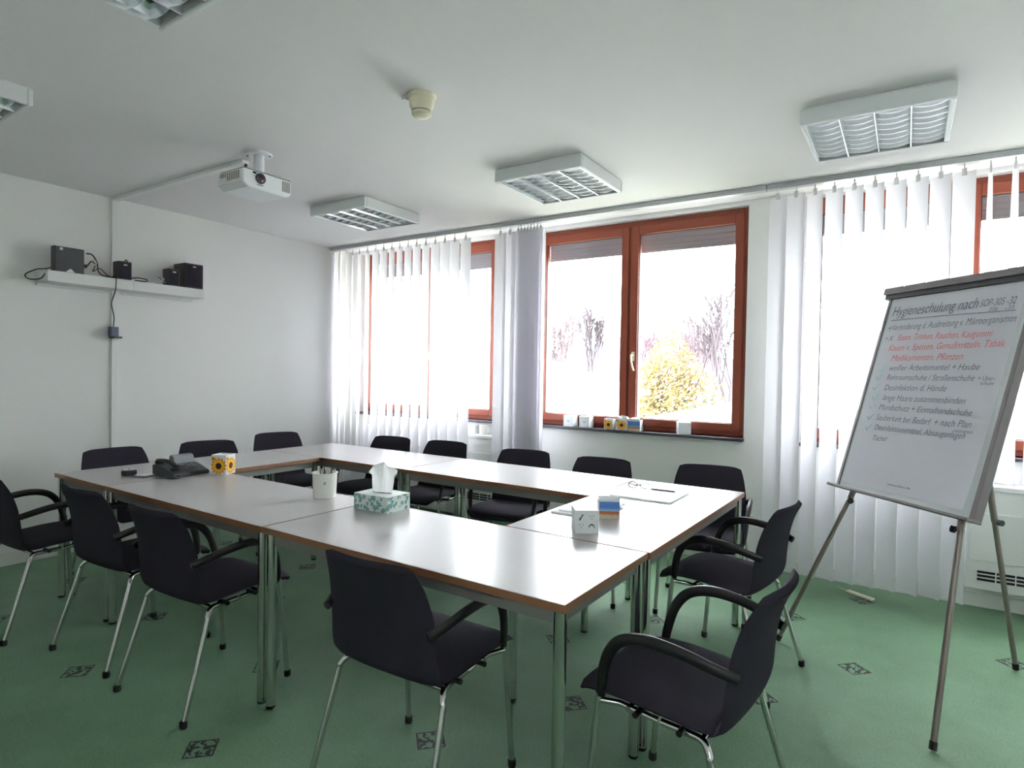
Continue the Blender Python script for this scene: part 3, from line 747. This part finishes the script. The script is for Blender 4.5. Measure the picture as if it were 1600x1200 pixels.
def write(body, u0, v0, u1, v1, cap, m, name='handwriting', shear=0.18, off=-0.005):
    cu = bpy.data.curves.new(name, 'FONT'); cu.body = body; cu.size = 1.0; cu.shear = shear; cu.offset = off; cu.resolution_u = 3
    o = bpy.data.objects.new('text_tmp', cu); COL.objects.link(o)
    dg = bpy.context.evaluated_depsgraph_get(); dg.update()
    me = bpy.data.meshes.new_from_object(o.evaluated_get(dg)); bpy.data.objects.remove(o)
    me.materials.clear(); me.materials.append(m)
    x0 = min(v.co.x for v in me.vertices); x1 = max(v.co.x for v in me.vertices)
    ky = cap/0.73; n = x1-x0
    for v in me.vertices:
        f = (v.co.x-x0)/n
        wob = 0.06*math.sin(f*n*3.1+len(body))
        v.co = P3(u0+(u1-u0)*f, v0+(v1-v0)*f+(v.co.y+wob*0.25)*ky, 0.0078)
    me.update()
    w = bpy.data.objects.new(name, me); COL.objects.link(w); w.parent = paper
    return w
D_, R_, T_ = MT['ink'], MT['ink_red'], MT['ink_teal']
write('Hygieneschulung nach', 0.150, 1.768, 0.612, 1.764, 0.052, D_)
write('SOP-305 -32', 0.622, 1.768, 0.778, 1.766, 0.034, D_)
write('306    -33', 0.668, 1.743, 0.776, 1.743, 0.018, D_)
write('→Verhinderung d. Ausbreitung v. Mikroorganismen', 0.146, 1.690, 0.799, 1.688, 0.034, D_)
write('• X', 0.152, 1.638, 0.199, 1.636, 0.026, D_)
write('Essen, Trinken, Rauchen, Kaugummi', 0.228, 1.636, 0.717, 1.630, 0.033, R_)
write('Kauen v. Speisen, Genußmitteln, Tabak', 0.189, 1.583, 0.783, 1.583, 0.033, R_)
write('Medikamenten, Pflanzen', 0.224, 1.530, 0.611, 1.531, 0.033, R_)
write('weißer Arbeitsmantel + Haube', 0.229, 1.480, 0.701, 1.484, 0.030, D_)
write('Reinraumschuhe / Straßenschuhe', 0.230, 1.432, 0.692, 1.434, 0.030, D_)
write('+ Über-', 0.708, 1.438, 0.782, 1.437, 0.020, D_)
write('schuhe', 0.724, 1.418, 0.782, 1.418, 0.018, D_)
write('Desinfektion d. Hände', 0.233, 1.379, 0.575, 1.385, 0.030, D_)
write('lange Haare zusammenbinden', 0.240, 1.328, 0.679, 1.333, 0.031, D_)
write('Mundschutz + Einmalhandschuhe', 0.234, 1.280, 0.725, 1.284, 0.030, D_)
write('Sauberkeit bei Bedarf', 0.234, 1.227, 0.545, 1.229, 0.031, D_)
write('+ nach Plan', 0.562, 1.229, 0.736, 1.234, 0.032, D_)
write('reinigen', 0.664, 1.207, 0.750, 1.209, 0.018, D_)
write('Desinfektionsmittel, Absauganlagen', 0.243, 1.177, 0.723, 1.184, 0.029, D_)
write('Tücher', 0.248, 1.123, 0.339, 1.129, 0.028, D_)
write('www.ldms.de', 0.408, 0.927, 0.536, 0.930, 0.011, D_, name='printed_address', shear=0, off=0)
ul = bmesh.new(); tube(ul, [P3(0.150, 1.745, 0.0078), P3(0.45, 1.744, 0.0078), P3(0.786, 1.737, 0.0078)], 0.0014, seg=5); obj('underline', ul, D_, paper)
for (u, v) in ((0.177, 1.481), (0.173, 1.434), (0.171, 1.380), (0.185, 1.330), (0.186, 1.280), (0.190, 1.228), (0.196, 1.175)):
    c = bmesh.new(); tube(c, [P3(u-0.012, v+0.012, 0.0078), P3(u, v-0.004, 0.0078), P3(u+0.022, v+0.028, 0.0078)], 0.0016, seg=5)
    obj('check_mark', c, T_, paper)
def leg(p, q, r0, r1, split, knob_dir):
    p, q = Vector(p), Vector(q); m = p.lerp(q, split)
    b = bmesh.new(); tube(b, [p, m], r0, seg=14); tube(b, [m, q], r1, seg=14)
    l = obj('leg', b, MT['flip_leg'], fc, smooth=40)
    k = bmesh.new(); kd = Vector(knob_dir); tube(k, [m, m+kd*0.02], 0.005, seg=8); tube(k, [m+kd*0.018, m+kd*0.034], 0.0145, seg=14)
    obj('knob', k, MT['black_plastic'], l, smooth=40)
    f = bmesh.new(); d = (q-p).normalized(); tube(f, [q-d*0.03, q], r1+0.002, seg=14); obj('foot_cap', f, MT['rubber'], l, smooth=40)
leg(P3(0.245, 1.10, -0.026), FL-ORG+Vector((0, 0, 0.008)), 0.014, 0.0115, 0.26, -UP*0.2+E1*0.9+NF*0.5)
leg(P3(0.740, 1.10, -0.026), FR-ORG+Vector((0, 0, 0.008)), 0.014, 0.0115, 0.26, -E1*0.9+NF*0.4)
rt_top = P3(0.47, 1.875, -0.03)
leg(rt_top, RR-ORG+Vector((0, 0, 0.008)), 0.014, 0.0115, 0.60, E1*0.8+Vector((0.2, -0.3, 0)))
obj('rear_hinge', FB(0.43, 0.51, 1.845, 1.885, -0.05, -0.012, 0.003), MT['dark'], fc)

# ------------------------------------------------------------------ things on the tables
Z = TH
def rz_xf(cx, cy, a):
    ca, sa = math.cos(a), math.sin(a)
    return lambda c: Vector((cx+ca*c.x-sa*c.y, cy+sa*c.x+ca*c.y, c.z))
# sunflower print geometry, wrapped on a cylinder or a flat face
def sunflower(bm, mapf, u, v, r, rot=0.0):
    def poly(pts, mi, lift):
        f = bm.faces.new([bm.verts.new(mapf(u+a, v+b, lift)) for a, b in pts]); f.material_index = mi
    for lay, (n, r1, w) in enumerate(((13, 1.0, 0.27), (13, 0.84, 0.24))):
        for k in range(n):
            a = rot+2*PI*(k+0.5*lay)/n; rr = r*r1
            poly([(r*0.28*math.cos(a-w), r*0.28*math.sin(a-w)), (rr*0.70*math.cos(a-w*0.9), rr*0.70*math.sin(a-w*0.9)), (rr*math.cos(a), rr*math.sin(a)), (rr*0.70*math.cos(a+w*0.9), rr*0.70*math.sin(a+w*0.9)), (r*0.28*math.cos(a+w), r*0.28*math.sin(a+w))], 0 if lay else 1, 0.0003+0.0003*lay+0.00003*(k % 2))
    poly([(r*0.36*math.cos(2*PI*k/12), r*0.36*math.sin(2*PI*k/12)) for k in range(12)], 2, 0.0009)
# desk phone
t = thing('desk_phone', 'dark grey desk phone with a black handset', 'phone', (0.60, 0.425, Z), 0.08)
b = bmesh.new(); prism(b, [(-0.10, -0.115, 0), (0.10, -0.115, 0), (0.10, -0.115, 0.022), (-0.02, -0.115, 0.06), (-0.10, -0.115, 0.065)], (0, 0.23, 0))
bmesh.ops.bevel(b, geom=list(b.edges), offset=0.004, segments=2, affect='EDGES'); obj('base', b, MT['dark'], t, smooth=30)
b = bmesh.new(); prism(b, [(-0.09, -0.02, 0.06), (-0.03, -0.02, 0.055), (-0.05, -0.02, 0.105), (-0.075, -0.02, 0.112), (-0.09, -0.02, 0.10)], (0, 0.13, 0))
bmesh.ops.bevel(b, geom=list(b.edges), offset=0.003, segments=2, affect='EDGES'); obj('display_housing', b, MT['grey'], t, smooth=30)
b = bmesh.new()
for i in range(3):
    for j in range(4): box(b, -0.01+j*0.024, 0.006+j*0.024, -0.005+i*0.028, 0.015+i*0.028, 0.03-j*0.0075+0.022, 0.036-j*0.0075+0.022, 0.002)
obj('keypad', b, MT['grey'], t)
b = bmesh.new()
tube(b, smooth_path([(0.085, -0.085, 0.062), (0.03, -0.088, 0.086), (-0.03, -0.088, 0.09), (-0.085, -0.085, 0.086)], 4), 0.015, seg=10, flat=(1.2, 0.75))
lathe(b, [(0, 0), (0.024, 0.002), (0.026, 0.016), (0.012, 0.026), (0, 0.028)], seg=16, c=(0.075, -0.085, 0.038)); lathe(b, [(0, 0), (0.024, 0.002), (0.026, 0.016), (0.012, 0.026), (0, 0.028)], seg=16, c=(-0.075, -0.085, 0.066))
obj('handset', b, MT['black_plastic'], t, smooth=40)
b = T(smooth_path([(0.10, -0.07, 0.012), (0.13, -0.09, 0.006), (0.14, -0.13, 0.006), (0.10, -0.145, 0.006), (0.05, -0.13, 0.006)], 6), 0.004, seg=6); obj('cord', b, MT['cable'], t, smooth=True)
# puck
t = thing('tape_dispenser', 'small round grey dispenser with a dark centre, left of the phone', 'dispenser', (0.405, 0.225, Z))
obj('drum', L([(0, 0), (0.036, 0), (0.040, 0.006), (0.040, 0.026), (0.034, 0.032), (0, 0.032)], seg=28), MT['dark'], t, smooth=40)
obj('face', L([(0.033, 0.031), (0.032, 0.0345), (0.008, 0.036), (0, 0.036)], seg=28), MT['cable_white'], t, smooth=40)
obj('hub', L([(0.007, 0.035), (0.006, 0.038), (0, 0.038)], seg=14), MT['rubber'], t, smooth=40)
t = thing('memo_holder', 'flat pale memo holder with a dark rim, touching the phone', 'memo holder', (0.50, 0.285, Z), 0.25)
obj('tray', B(-0.045, 0.045, -0.07, 0.07, 0.0, 0.008, 0.003), MT['grey'], t)
obj('sheet', B(-0.038, 0.038, -0.062, 0.062, 0.008, 0.0105), MT['paper'], t)
# bucket with pens
t = thing('pen_bucket', 'white metal bucket full of pens on the near table', 'bucket', (1.785, 0.50, Z))
obj('pail', L([(0, 0), (0.052, 0), (0.055, 0.003), (0.060, 0.118), (0.064, 0.122), (0.064, 0.126), (0.059, 0.126), (0.053, 0.008), (0, 0.006)], seg=36), MT['ceramic'], t, smooth=40)
b = bmesh.new()
for k, (u, v, ln, an) in enumerate(((0.55, 0.083, 0.013, 0.5), (0.60, 0.078, 0.010, 1.2), (0.52, 0.076, 0.008, -0.1))):
    rr = 0.0592; c = [(u*rr+ln*0.5*math.cos(an)*s+0.0025*q*math.sin(an), v+ln*0.5*math.sin(an)*s-0.0025*q*math.cos(an)) for s, q in ((-1, -1), (1, -0.3), (1, 0.3), (-1, 1))]
    a0 = -0.95
    b.faces.new([b.verts.new(((rr+0.0008)*math.cos(a0+p/rr-0.3), (rr+0.0008)*math.sin(a0+p/rr-0.3), q)) for p, q in c])
obj('small_motif', b, MT['print_grey'], t)
pr = random.Random(11)
pen0 = None
for k in range(14):
    a = pr.uniform(0, 2*PI); rr = pr.uniform(0.01, 0.04); tilt = pr.uniform(0.02, 0.14); ta = pr.uniform(0, 2*PI)
    m = [MT['cable_white'], MT['grey'], MT['card'], MT['dark']][k % 4]
    p = thing('pen', 'pen among those standing in the white bucket', 'pen', (1.785+rr*0.7*math.cos(a), 0.50+rr*0.7*math.sin(a), Z+0.012), 0, 'pens in the white bucket')
    p.rotation_euler = (0.16*math.sin(a)*-0.6, 0.16*math.cos(a)*0.6, 0)
    ln = pr.uniform(0.118, 0.142)
    obj('barrel', L([(0, 0), (0.0035, 0.008), (0.0035, ln-0.004), (0, ln)], seg=8), m, p, smooth=40)
    obj('clip', B(0.003, 0.005, -0.001, 0.001, ln-0.04, ln-0.004), MT['chrome'], p)
# tissue box
def crumple(t, w, h, seed, name='tissue'):
    """a sheet pulled out of a slot: pinched at the bottom, flaring and folded above"""
    rg = random.Random(seed); bm = bmesh.new(); nu, nv = 14, 12; rows = []
    for j in range(nv+1):
        f = j/nv; half = w*(0.36+0.10*math.sin(f*2.6)+0.42*max(0, f-0.55)); row = []
        for i in range(nu+1):
            u = 2*i/nu-1
            fold = 0.016*math.sin(u*7+seed)*(0.3+0.7*f) + 0.006*math.sin(u*13+f*4)
            droop = 0.38*h*max(0, f-0.6)*abs(u)**2.2*2.2
            row.append(bm.verts.new((u*half, fold*(0.5+f)+0.010*f*math.cos(u*2), h*f-droop+rg.uniform(-1, 1)*0.0015)))
        rows.append(row)
    for j in range(nv):
        for i in range(nu): bm.faces.new((rows[j][i], rows[j][i+1], rows[j+1][i+1], rows[j+1][i]))
    bmesh.ops.solidify(bm, geom=list(bm.faces), thickness=0.0012)
    return bm
t = thing('tissue_box', 'long tissue box with a teal leaf pattern, a tissue sticking out', 'tissue box', (2.185, 0.497, Z), 0.02)
obj('carton', B(-0.105, 0.105, -0.075, 0.075, 0, 0.073, 0.001, seg=1), MT['leafprint'], t)
b = bmesh.new(); lathe(b, [(0, 0.0735), (0.06, 0.0735), (0.06, 0.0739), (0, 0.0739)], seg=24)
for v in b.verts: v.co.y *= 0.35
obj('slot', b, MT['grey'], t)
ts = obj('tissue', crumple(t, 0.125, 0.140, 2), MT['tissue'], t, smooth=True); ts.location = (0.0, 0, 0.068); ts.rotation_euler = (0, 0, 0.35)
# cube note/tissue boxes on the right table
def cube_box(loc, rz, s, h, label, side=None):
    t = thing('cube_carton', label, 'box', loc, rz)
    b = bmesh.new(); q = s/2; w = 0.0012
    box(b, -q, q, -q, -q+w, 0, h); box(b, -q, q, q-w, q, 0, h); box(b, -q, -q+w, -q+w, q-w, 0, h); box(b, q-w, q, -q+w, q-w, 0, h); box(b, -q, q, -q, q, 0, w)
    obj('carton', b, MT['card'], t)
    return t, q
t, q = cube_box((3.128, 0.700, Z), 0.62, 0.095, 0.092, 'white cube carton with four small grey icons on its near face')
obj('lid', B(-q, q, -q, q, 0.0905, 0.0925), MT['card'], t)
ic = [(-0.022, 0.066, 0), (0.020, 0.066, 1), (-0.022, 0.032, 2), (0.020, 0.032, 3)]
for (u, v, k) in ic:
    b = bmesh.new()
    if k == 0: sh = [[(-0.010, -0.012), (-0.004, -0.013), (0.006, 0.006), (0.010, 0.012), (0.003, 0.012), (-0.001, 0.004), (-0.009, -0.004)]]
    elif k == 3: sh = [[(-0.013, -0.008), (-0.009, -0.008), (-0.006, -0.001), (0, 0.002), (0.006, -0.001), (0.009, -0.008), (0.013, -0.008), (0.009, 0.004), (0, 0.009), (-0.009, 0.004)]]
    else: sh = [[(a+dx, c+dz) for a, c in ((-0.003, -0.003), (0.003, -0.003), (0.003, 0.002), (-0.003, 0.003))] for dx, dz in ((-0.007, 0.004), (0.006, 0.005), (0.0, -0.006))]
    for s in sh: prism(b, [(u+a, -q-0.0006, v+c) for a, c in s], (0, 0.0004, 0))
    obj('icon', b, MT['print_grey'] if k in (0, 3) else MT['rail'], t)
def beach_box(loc, rz, s, h, label, tissue=False):
    t, q = cube_box(loc, rz, s, h, label)
    beach = beach_mat
    pf = B(-q+0.0005, q-0.0005, -q-0.0008, -q, 0.0, h*0.9); tag(obj('picture_panel', pf, beach, t), 'printed blue sky and orange beach')
    obj('flap', B(-q, q, -q, -q+0.0012, h, h+0.010, xf=lambda c: Vector((c.x, c.y-(c.z-h)*0.4, c.z))), MT['card'], t)
    obj('flap', B(-q, -q+0.0012, -q, q*0.2, h, h+0.022, xf=lambda c: Vector((c.x-(c.z-h)*0.9, c.y, c.z))), MT['card'], t)
    ins = B(-q+0.006, q-0.006, -q+0.006, q-0.006, 0.002, h*0.86, 0.004); obj('contents', ins, MT['tissue'], t)
    if tissue:
        ts = obj('tissue', crumple(t, 0.07, 0.035, 5), MT['tissue'], t, smooth=True); ts.location = (0, 0, h*0.84)
    return t
beach_mat = ramp_material('beach_print', [(0.0, (214, 198, 170)), (0.016, (196, 190, 172)), (0.022, (204, 120, 66)), (0.032, (196, 104, 60)), (0.036, (150, 186, 220)), (0.05, (72, 128, 200)), (0.085, (96, 140, 206))], jitter=0.006)
beach_box((3.105, 0.985, Z), 0.52, 0.09, 0.085, 'cube carton with a blue beach picture, open at the top')
def sunflower_box(loc, rz, s, h, label, tissue=False, both=True):
    t, q = cube_box(loc, rz, s, h, label)
    for k in range(2 if both else 1):
        b = bmesh.new()
        mp = (lambda u, v, l: (u, -q-0.0006-l, v)) if k == 0 else (lambda u, v, l: (q+0.0006+l, u, v))
        sunflower(b, mp, 0.0, h*0.44, h*0.46, 0.1+k)
        sunflower(b, mp, -s*0.36, h*0.80, h*0.13, 0.3)
        tag(obj('sunflower_print', b, [MT['yellow'], MT['orange'], MT['brown']], t), 'printed sunflower')
    obj('contents', B(-q+0.004, q-0.004, -q+0.004, q-0.004, 0.002, h-0.006), MT['tissue'], t)
    if tissue:
        ts = obj('tissue', crumple(t, 0.07, 0.035, 3), MT['tissue'], t, smooth=True); ts.location = (0, 0, h-0.012)
    return t
sunflower_box((0.765, 0.590, Z), R(25), 0.094, 0.118, 'white cube carton with printed sunflowers, standing beside the phone')
# papers, notepad, glasses, pen
tag(obj('writing_pad', B(-0.105, 0.105, -0.148, 0.148, 0, 0.007, 0.001, seg=1), MT['paper'], loc=(2.965, 1.045, Z)), 'lower of two white pads behind the cubes', 'paper')
o = tag(obj('writing_pad', B(-0.105, 0.105, -0.148, 0.148, 0, 0.007, 0.001, seg=1), MT['paper'], loc=(2.985, 1.075, Z+0.0072)), 'upper of two white pads behind the cubes', 'paper'); o.rotation_euler = (0, 0, 0.05)
t = thing('notepad', 'white notepad lying open at the far right, glasses and pen on it', 'notepad', (3.085, 1.565, Z), 0.0)
obj('cover', B(-0.165, 0.165, -0.155, 0.155, 0, 0.003), MT['card'], t)
obj('sheets', B(-0.162, 0.162, -0.15, 0.15, 0.003, 0.008), MT['paper'], t)
t = thing('eyeglasses', 'dark-rimmed glasses folded on the white notepad', 'glasses', (2.985, 1.665, Z+0.0085), 0.3)
b = bmesh.new()
for s in (-1, 1): tube(b, [(s*0.032+0.024*math.cos(2*PI*k/14), 0, 0.020+0.017*math.sin(2*PI*k/14)) for k in range(15)], 0.0018, seg=6, cap=False)
tube(b, [(-0.009, 0, 0.024), (0.009, 0, 0.024)], 0.0018, seg=6); obj('rims', b, MT['black_plastic'], t, smooth=True)
b = bmesh.new(); tube(b, [(-0.056, 0, 0.026), (-0.056, 0.006, 0.026), (0.03, 0.012, 0.012)], 0.0018, seg=6); tube(b, [(0.056, 0, 0.026), (0.056, 0.008, 0.026), (-0.03, 0.018, 0.012)], 0.0018, seg=6)
obj('temples', b, MT['black_plastic'], t, smooth=True)
t = thing('ballpoint_pen', 'dark ballpoint pen lying on the white notepad', 'pen', (3.12, 1.675, Z+0.0085))
obj('barrel', T([(-0.068, 0.0, 0.005), (-0.06, 0.0, 0.005), (0.055, 0.002, 0.005), (0.066, 0.002, 0.005)], [0.002, 0.0045, 0.0045, 0.003], seg=10), MT['dark'], t, smooth=40)
obj('clip', B(0.015, 0.06, -0.001, 0.003, 0.0095, 0.011), MT['chrome'], t)

# ------------------------------------------------------------------ things on the window sill
def plain_cube(x, label, s=0.092, h=0.092, rz=0.0):
    t, q = cube_box((x, 3.132, ZS), rz, s, h, label)
    obj('lid', B(-q, q, -q, q, h, h+0.0015), MT['card'], t)
    obj('icon', B(-0.012, 0.012, -q-0.0006, -q, 0.04, 0.055), MT['rail'], t)
    return t
plain_cube(1.795, 'white cube carton at the left end of the middle sill')
plain_cube(1.945, 'white cube carton second from the left on the middle sill')
t, q = cube_box((2.775, 3.132, ZS), 0.5, 0.094, 0.092, 'white cube carton alone at the right on the middle sill')
obj('lid', B(-q, q, -q, q, 0.092, 0.0935), MT['card'], t)
ts = obj('tissue', crumple(t, 0.07, 0.02, 7), MT['tissue'], t, smooth=True); ts.location = (0, 0, 0.0935)
sunflower_box((2.160, 3.130, ZS), 0.12, 0.078, 0.086, 'small sunflower carton third from the left on the middle sill', both=False)
sunflower_box((2.272, 3.132, ZS), 0.2, 0.092, 0.094, 'sunflower tissue carton touching the blue beach carton on the sill', tissue=True, both=False)
beach_box((2.385, 3.132, ZS), 0.1, 0.098, 0.088, 'cube carton with a blue beach picture on the window sill', tissue=True)
# on the left radiator
t, q = cube_box((0.80, 3.06, 0.80), 0.2, 0.085, 0.075, 'white carton on the radiator beside the left blind')
obj('lid', B(-q, q, -q, q, 0.075, 0.0765), MT['card'], t)
t = thing('cup', 'white cup on the radiator beside the left blind', 'cup', (0.93, 3.04, 0.80))
obj('body', L([(0, 0), (0.03, 0), (0.036, 0.085), (0.033, 0.085), (0.028, 0.006), (0, 0.005)], seg=24), MT['ceramic'], t, smooth=40)
obj('handle', T(smooth_path([(0.033, 0, 0.07), (0.055, 0, 0.065), (0.055, 0, 0.03), (0.031, 0, 0.02)], 5), 0.004, seg=8), MT['ceramic'], t, smooth=True)

# ------------------------------------------------------------------ on the floor
t = thing('blind_weight', 'fallen cream plastic blind weight on the carpet before the blinds', 'blind weight', (4.0, 2.885, 0), -0.53)
obj('strip', B(-0.085, 0.085, -0.02, 0.02, 0.0, 0.012, 0.003), MT['cream'], t)
obj('chain', T([(-0.085, 0, 0.006), (-0.13, 0.012, 0.003), (-0.16, 0.010, 0.003)], 0.0022, seg=6), MT['cream'], t)
t = thing('floor_socket_cable', 'thin black cable hanging and curling under the left table', 'cable', (0.62, 1.0, 0))
obj('cord', T(smooth_path([(0.02, 0.12, 0.66), (0.03, 0.10, 0.45), (0.0, 0.05, 0.2), (0.04, 0.0, 0.02), (0.10, -0.06, 0.006), (0.05, -0.14, 0.006), (-0.06, -0.10, 0.006)], 6), 0.004, seg=6), MT['cable'], t, smooth=True)
obj('plug', B(-0.085, -0.05, -0.115, -0.085, 0, 0.024, 0.004), MT['black_plastic'], t)

# ------------------------------------------------------------------ outdoors
tag(obj('ground', B(-160, 120, 6, 260, -4.2, -4.0), MT['ground']), kind='structure')
C0 = Vector((4.2157, -1.5401, 1.3819))
def far(x25, z25, y):
    """point seen along the same direction as (x25, 25, z25), at depth y"""
    k = (y-C0.y)/(25-C0.y); return Vector((C0.x+(x25-C0.x)*k, y, C0.z+(z25-C0.z)*k))
def building(name, label, outline, y0, y1, roof):
    """gable house seen on its end wall: outline (x, z) of the wall, roof as (x, z) polyline"""
    t = thing(name, label, 'building', (outline[0][0], y0, -4))
    def ob(n, bm, m):
        for v in bm.verts: v.co -= Vector(t.location)
        return obj(n, bm, m, t)
    b = bmesh.new(); prism(b, [(x, y0, z) for x, z in outline], (0, y1-y0, 0)); ob('walls', b, MT['render_wall'])
    for (p, q) in zip(roof, roof[1:]):
        b = bmesh.new(); prism(b, [(p[0], y0-0.4, p[1]), (q[0], y0-0.4, q[1]), (q[0], y0-0.4, q[1]+0.14), (p[0], y0-0.4, p[1]+0.14)], (0, y1-y0+0.8, 0)); ob('roof_slope', b, MT['roofing'])
    return t, ob
ra, rb_ = far(-11.104, 1.874, 20), far(-7.439, 0.902, 20)
sl = (ra.z-rb_.z)/(ra.x-rb_.x)
rx, rzz = -16.0, ra.z+sl*(-16.0-ra.x)
xe, ze = -4.6, rb_.z+sl*(-4.6-rb_.x)
t, ob = building('low_house', 'pale low building with a shallow roof outside the middle window', [(-27.4, -4), (xe, -4), (xe, ze-0.14), (rx, rzz-0.14), (-27.4, ze-0.14)], 20.0, 21.3, [(-27.8, ze-0.26), (rx, rzz-0.14), (xe+0.3, ze-0.24)])
ea, eb = far(-11.077, 0.586, 19.9), far(-7.437, 0.812, 19.9)
b = bmesh.new(); tube(b, [(-20, 19.9, 0.80), (-5.3, 19.9, 0.80)], 0.035, seg=6); ob('gutter', b, MT['gutter'])
pa, pb = far(-5.379, -0.495, 12), far(-1.852, 0.314, 12)
sl2 = (pb.z-pa.z)/(pb.x-pa.x)
xr = 6.0; zr = pb.z+sl2*(xr-pb.x)
x_l = pa.x; z_l = pa.z
t, ob = building('near_shed', 'pale shed roof rising to the right outside the middle window', [(x_l, -4), (14, -4), (14, z_l-0.14), (xr, zr-0.14), (x_l, z_l-0.14)], 12.0, 17.0, [(x_l-0.2, z_l-0.19), (xr, zr-0.14), (14.2, z_l-0.19)])

def bare_tree(base, height, spread, seed, label, m, stems=1, levels=5, lean=0.0):
    rg = random.Random(seed); t = thing('bare_tree', label, 'tree', tuple(base), 0, 'bare trees outside')
    bmt = bmesh.new(); bmb = bmesh.new()
    def grow(bm, p, d, ln, r, lev):
        segs = 3 if lev < 3 else 2; pts = [p.copy()]; dd = d.copy()
        for _ in range(segs):
            dd = (dd+Vector((rg.uniform(-1, 1), rg.uniform(-1, 1), rg.uniform(-0.3, 0.7)))*0.14).normalized(); pts.append(pts[-1]+dd*ln/segs)
        rs = [max(0.028, r*(1-0.45*i/segs)) for i in range(segs+1)]
        tube(bmt if lev == 0 else bmb, pts, rs, seg=7 if lev == 0 else (4 if lev < 3 else 3), cap=False)
        if lev >= levels: return
        n = 4 if lev == 0 else rg.choice((2, 3, 3))
        for i in range(n):
            f = rg.uniform(0.45, 1.0) if i else 1.0; k = f*segs; a = min(int(k), segs-1); q = pts[a].lerp(pts[a+1], k-a)
            az = rg.uniform(0, 2*PI); sd = Vector((math.cos(az), math.sin(az), 0))
            nd = (dd*1.0+sd*spread*rg.uniform(0.5, 1.1)+Vector((0, 0, 0.25))).normalized()
            grow(bm, q, nd, ln*rg.uniform(0.6, 0.82), r*0.60, lev+1)
    for s in range(stems):
        o = Vector((rg.uniform(-0.3, 0.3), rg.uniform(-0.3, 0.3), 0))*(stems > 1)
        grow(bmt, o, Vector((rg.uniform(-0.15, 0.15)+lean, rg.uniform(-0.1, 0.1), 1)).normalized(), height*0.36, height*0.021/math.sqrt(stems), 0)
    obj('trunk', bmt, m, t, smooth=True); br = obj('branches', bmb, m, t, smooth=True); br['kind'] = 'stuff'
    return t
def at_px(x25, zb25, zt25, y):
    a = far(x25, zb25, y); b = far(x25, zt25, y); a.z = max(-4.0, a.z); return a, b.z-a.z
for (x, zb, zt, y, sp, sd, lab, m, st, ln) in (
    (-2.75, -1.4, 5.2, 38, 0.62, 3, 'tall bare tree at the right of the middle window', MT['bark'], 1, 0.0),
    (-1.75, -1.4, 4.3, 40, 0.6, 8, 'bare tree at the right edge of the middle window', MT['bark'], 1, 0.0),
    (-3.75, -1.2, 3.6, 46, 0.6, 21, 'bare reddish tree behind the yellow bush', MT['bark_red'], 2, 0.0),
    (-10.7, 0.0, 4.3, 48, 0.34, 5, 'slender bare tree at the left of the middle window', MT['bark_red'], 2, 0.0),
    (-10.0, 0.0, 3.8, 50, 0.34, 17, 'thin bare tree second from left in the middle window', MT['bark_red'], 2, 0.0),
    (-8.55, 0.0, 4.2, 46, 0.26, 12, 'clump of upright bare stems left of the window post', MT['bark'], 3, 0.0),
    (-5.6, 0.0, 3.5, 60, 0.5, 14, 'distant bare tree just right of the window post', MT['bark_red'], 2, 0.0),
    (-3.2, 0.0, 3.6, 58, 0.6, 31, 'distant bare tree behind the tall one', MT['bark_red'], 2, 0.0)):
    p, h = at_px(x, zb, zt, y); bare_tree(p, h, sp, sd, lab, m, st, 5, ln)
def bush(base, rx, ry, h, n, seed, label, m, leaf, group=None):
    rg = random.Random(seed); t = thing('bush', label, 'bush', tuple(base), 0, group)
    b = bmesh.new(); lv = bmesh.new()
    for k in range(26):
        a = rg.uniform(0, 2*PI); f = rg.uniform(0.2, 0.9); q = Vector((math.cos(a)*rx*f, math.sin(a)*ry*f, h*rg.uniform(0.6, 0.95)))
        tube(b, [(0, 0, 0), q*0.5+Vector((0, 0, h*0.08)), q], [0.08, 0.05, 0.015], seg=4, cap=False)
    for k in range(n):
        while True:
            u = Vector((rg.uniform(-1, 1), rg.uniform(-1, 1), rg.uniform(-1, 1)))
            if u.length < 1 and rg.random() < 0.25+0.75*u.length: break
        lump = 1+0.16*math.sin(u.x*6+seed)+0.14*math.sin(u.z*8+u.y*5)
        c = Vector((u.x*rx*lump, u.y*ry*lump, h*0.5+u.z*h*0.5*lump)); s = leaf*rg.uniform(0.6, 1.3)
        a = Vector((rg.uniform(-1, 1), rg.uniform(-1, 1), rg.uniform(-1, 1))).normalized(); d = a.orthogonal().normalized(); e = a.cross(d)
        f = lv.faces.new([lv.verts.new(c+d*s), lv.verts.new(c+e*s*0.45), lv.verts.new(c-d*s), lv.verts.new(c-e*s*0.45)])
    obj('stems', b, MT['bark'], t); l = obj('foliage', lv, m, t); l['kind'] = 'stuff'
    return t
p = far(-4.75, 0.2, 32); bush((p.x, 32.5, -4), 2.3, 2.0, 7.5, 7000, 2, 'yellow autumn bush in the right pane of the middle window', MT['leaf_yellow'], 0.14)
p = far(-3.2, 0.0, 27); bush((p.x, 27, -4), 1.4, 1.2, 4.4, 3500, 6, 'low yellow-green bush in front of the taller yellow one', MT['leaf_green'], 0.12)
# distant wooded hill
b = bmesh.new(); pts = []
n = 60; hr = random.Random(9)
for i in range(n+1):
    x = -150+i*3.4; z = 2.0+9.5*math.exp(-((x+56)/24)**2)+hr.uniform(-0.3, 0.3)
    pts.append((x, z))
f0 = [b.verts.new((x, 125, -4)) for x, z in pts]; f1 = [b.verts.new((x, 150, z)) for x, z in pts]; f2 = [b.verts.new((x, 190, -4)) for x, z in pts]
for i in range(n):
    b.faces.new((f0[i], f0[i+1], f1[i+1], f1[i])); b.faces.new((f1[i], f1[i+1], f2[i+1], f2[i]))
tag(obj('wooded_hill', b, MT['hill'], smooth=True), 'hazy wooded hill on the horizon behind the bare trees', 'hill')
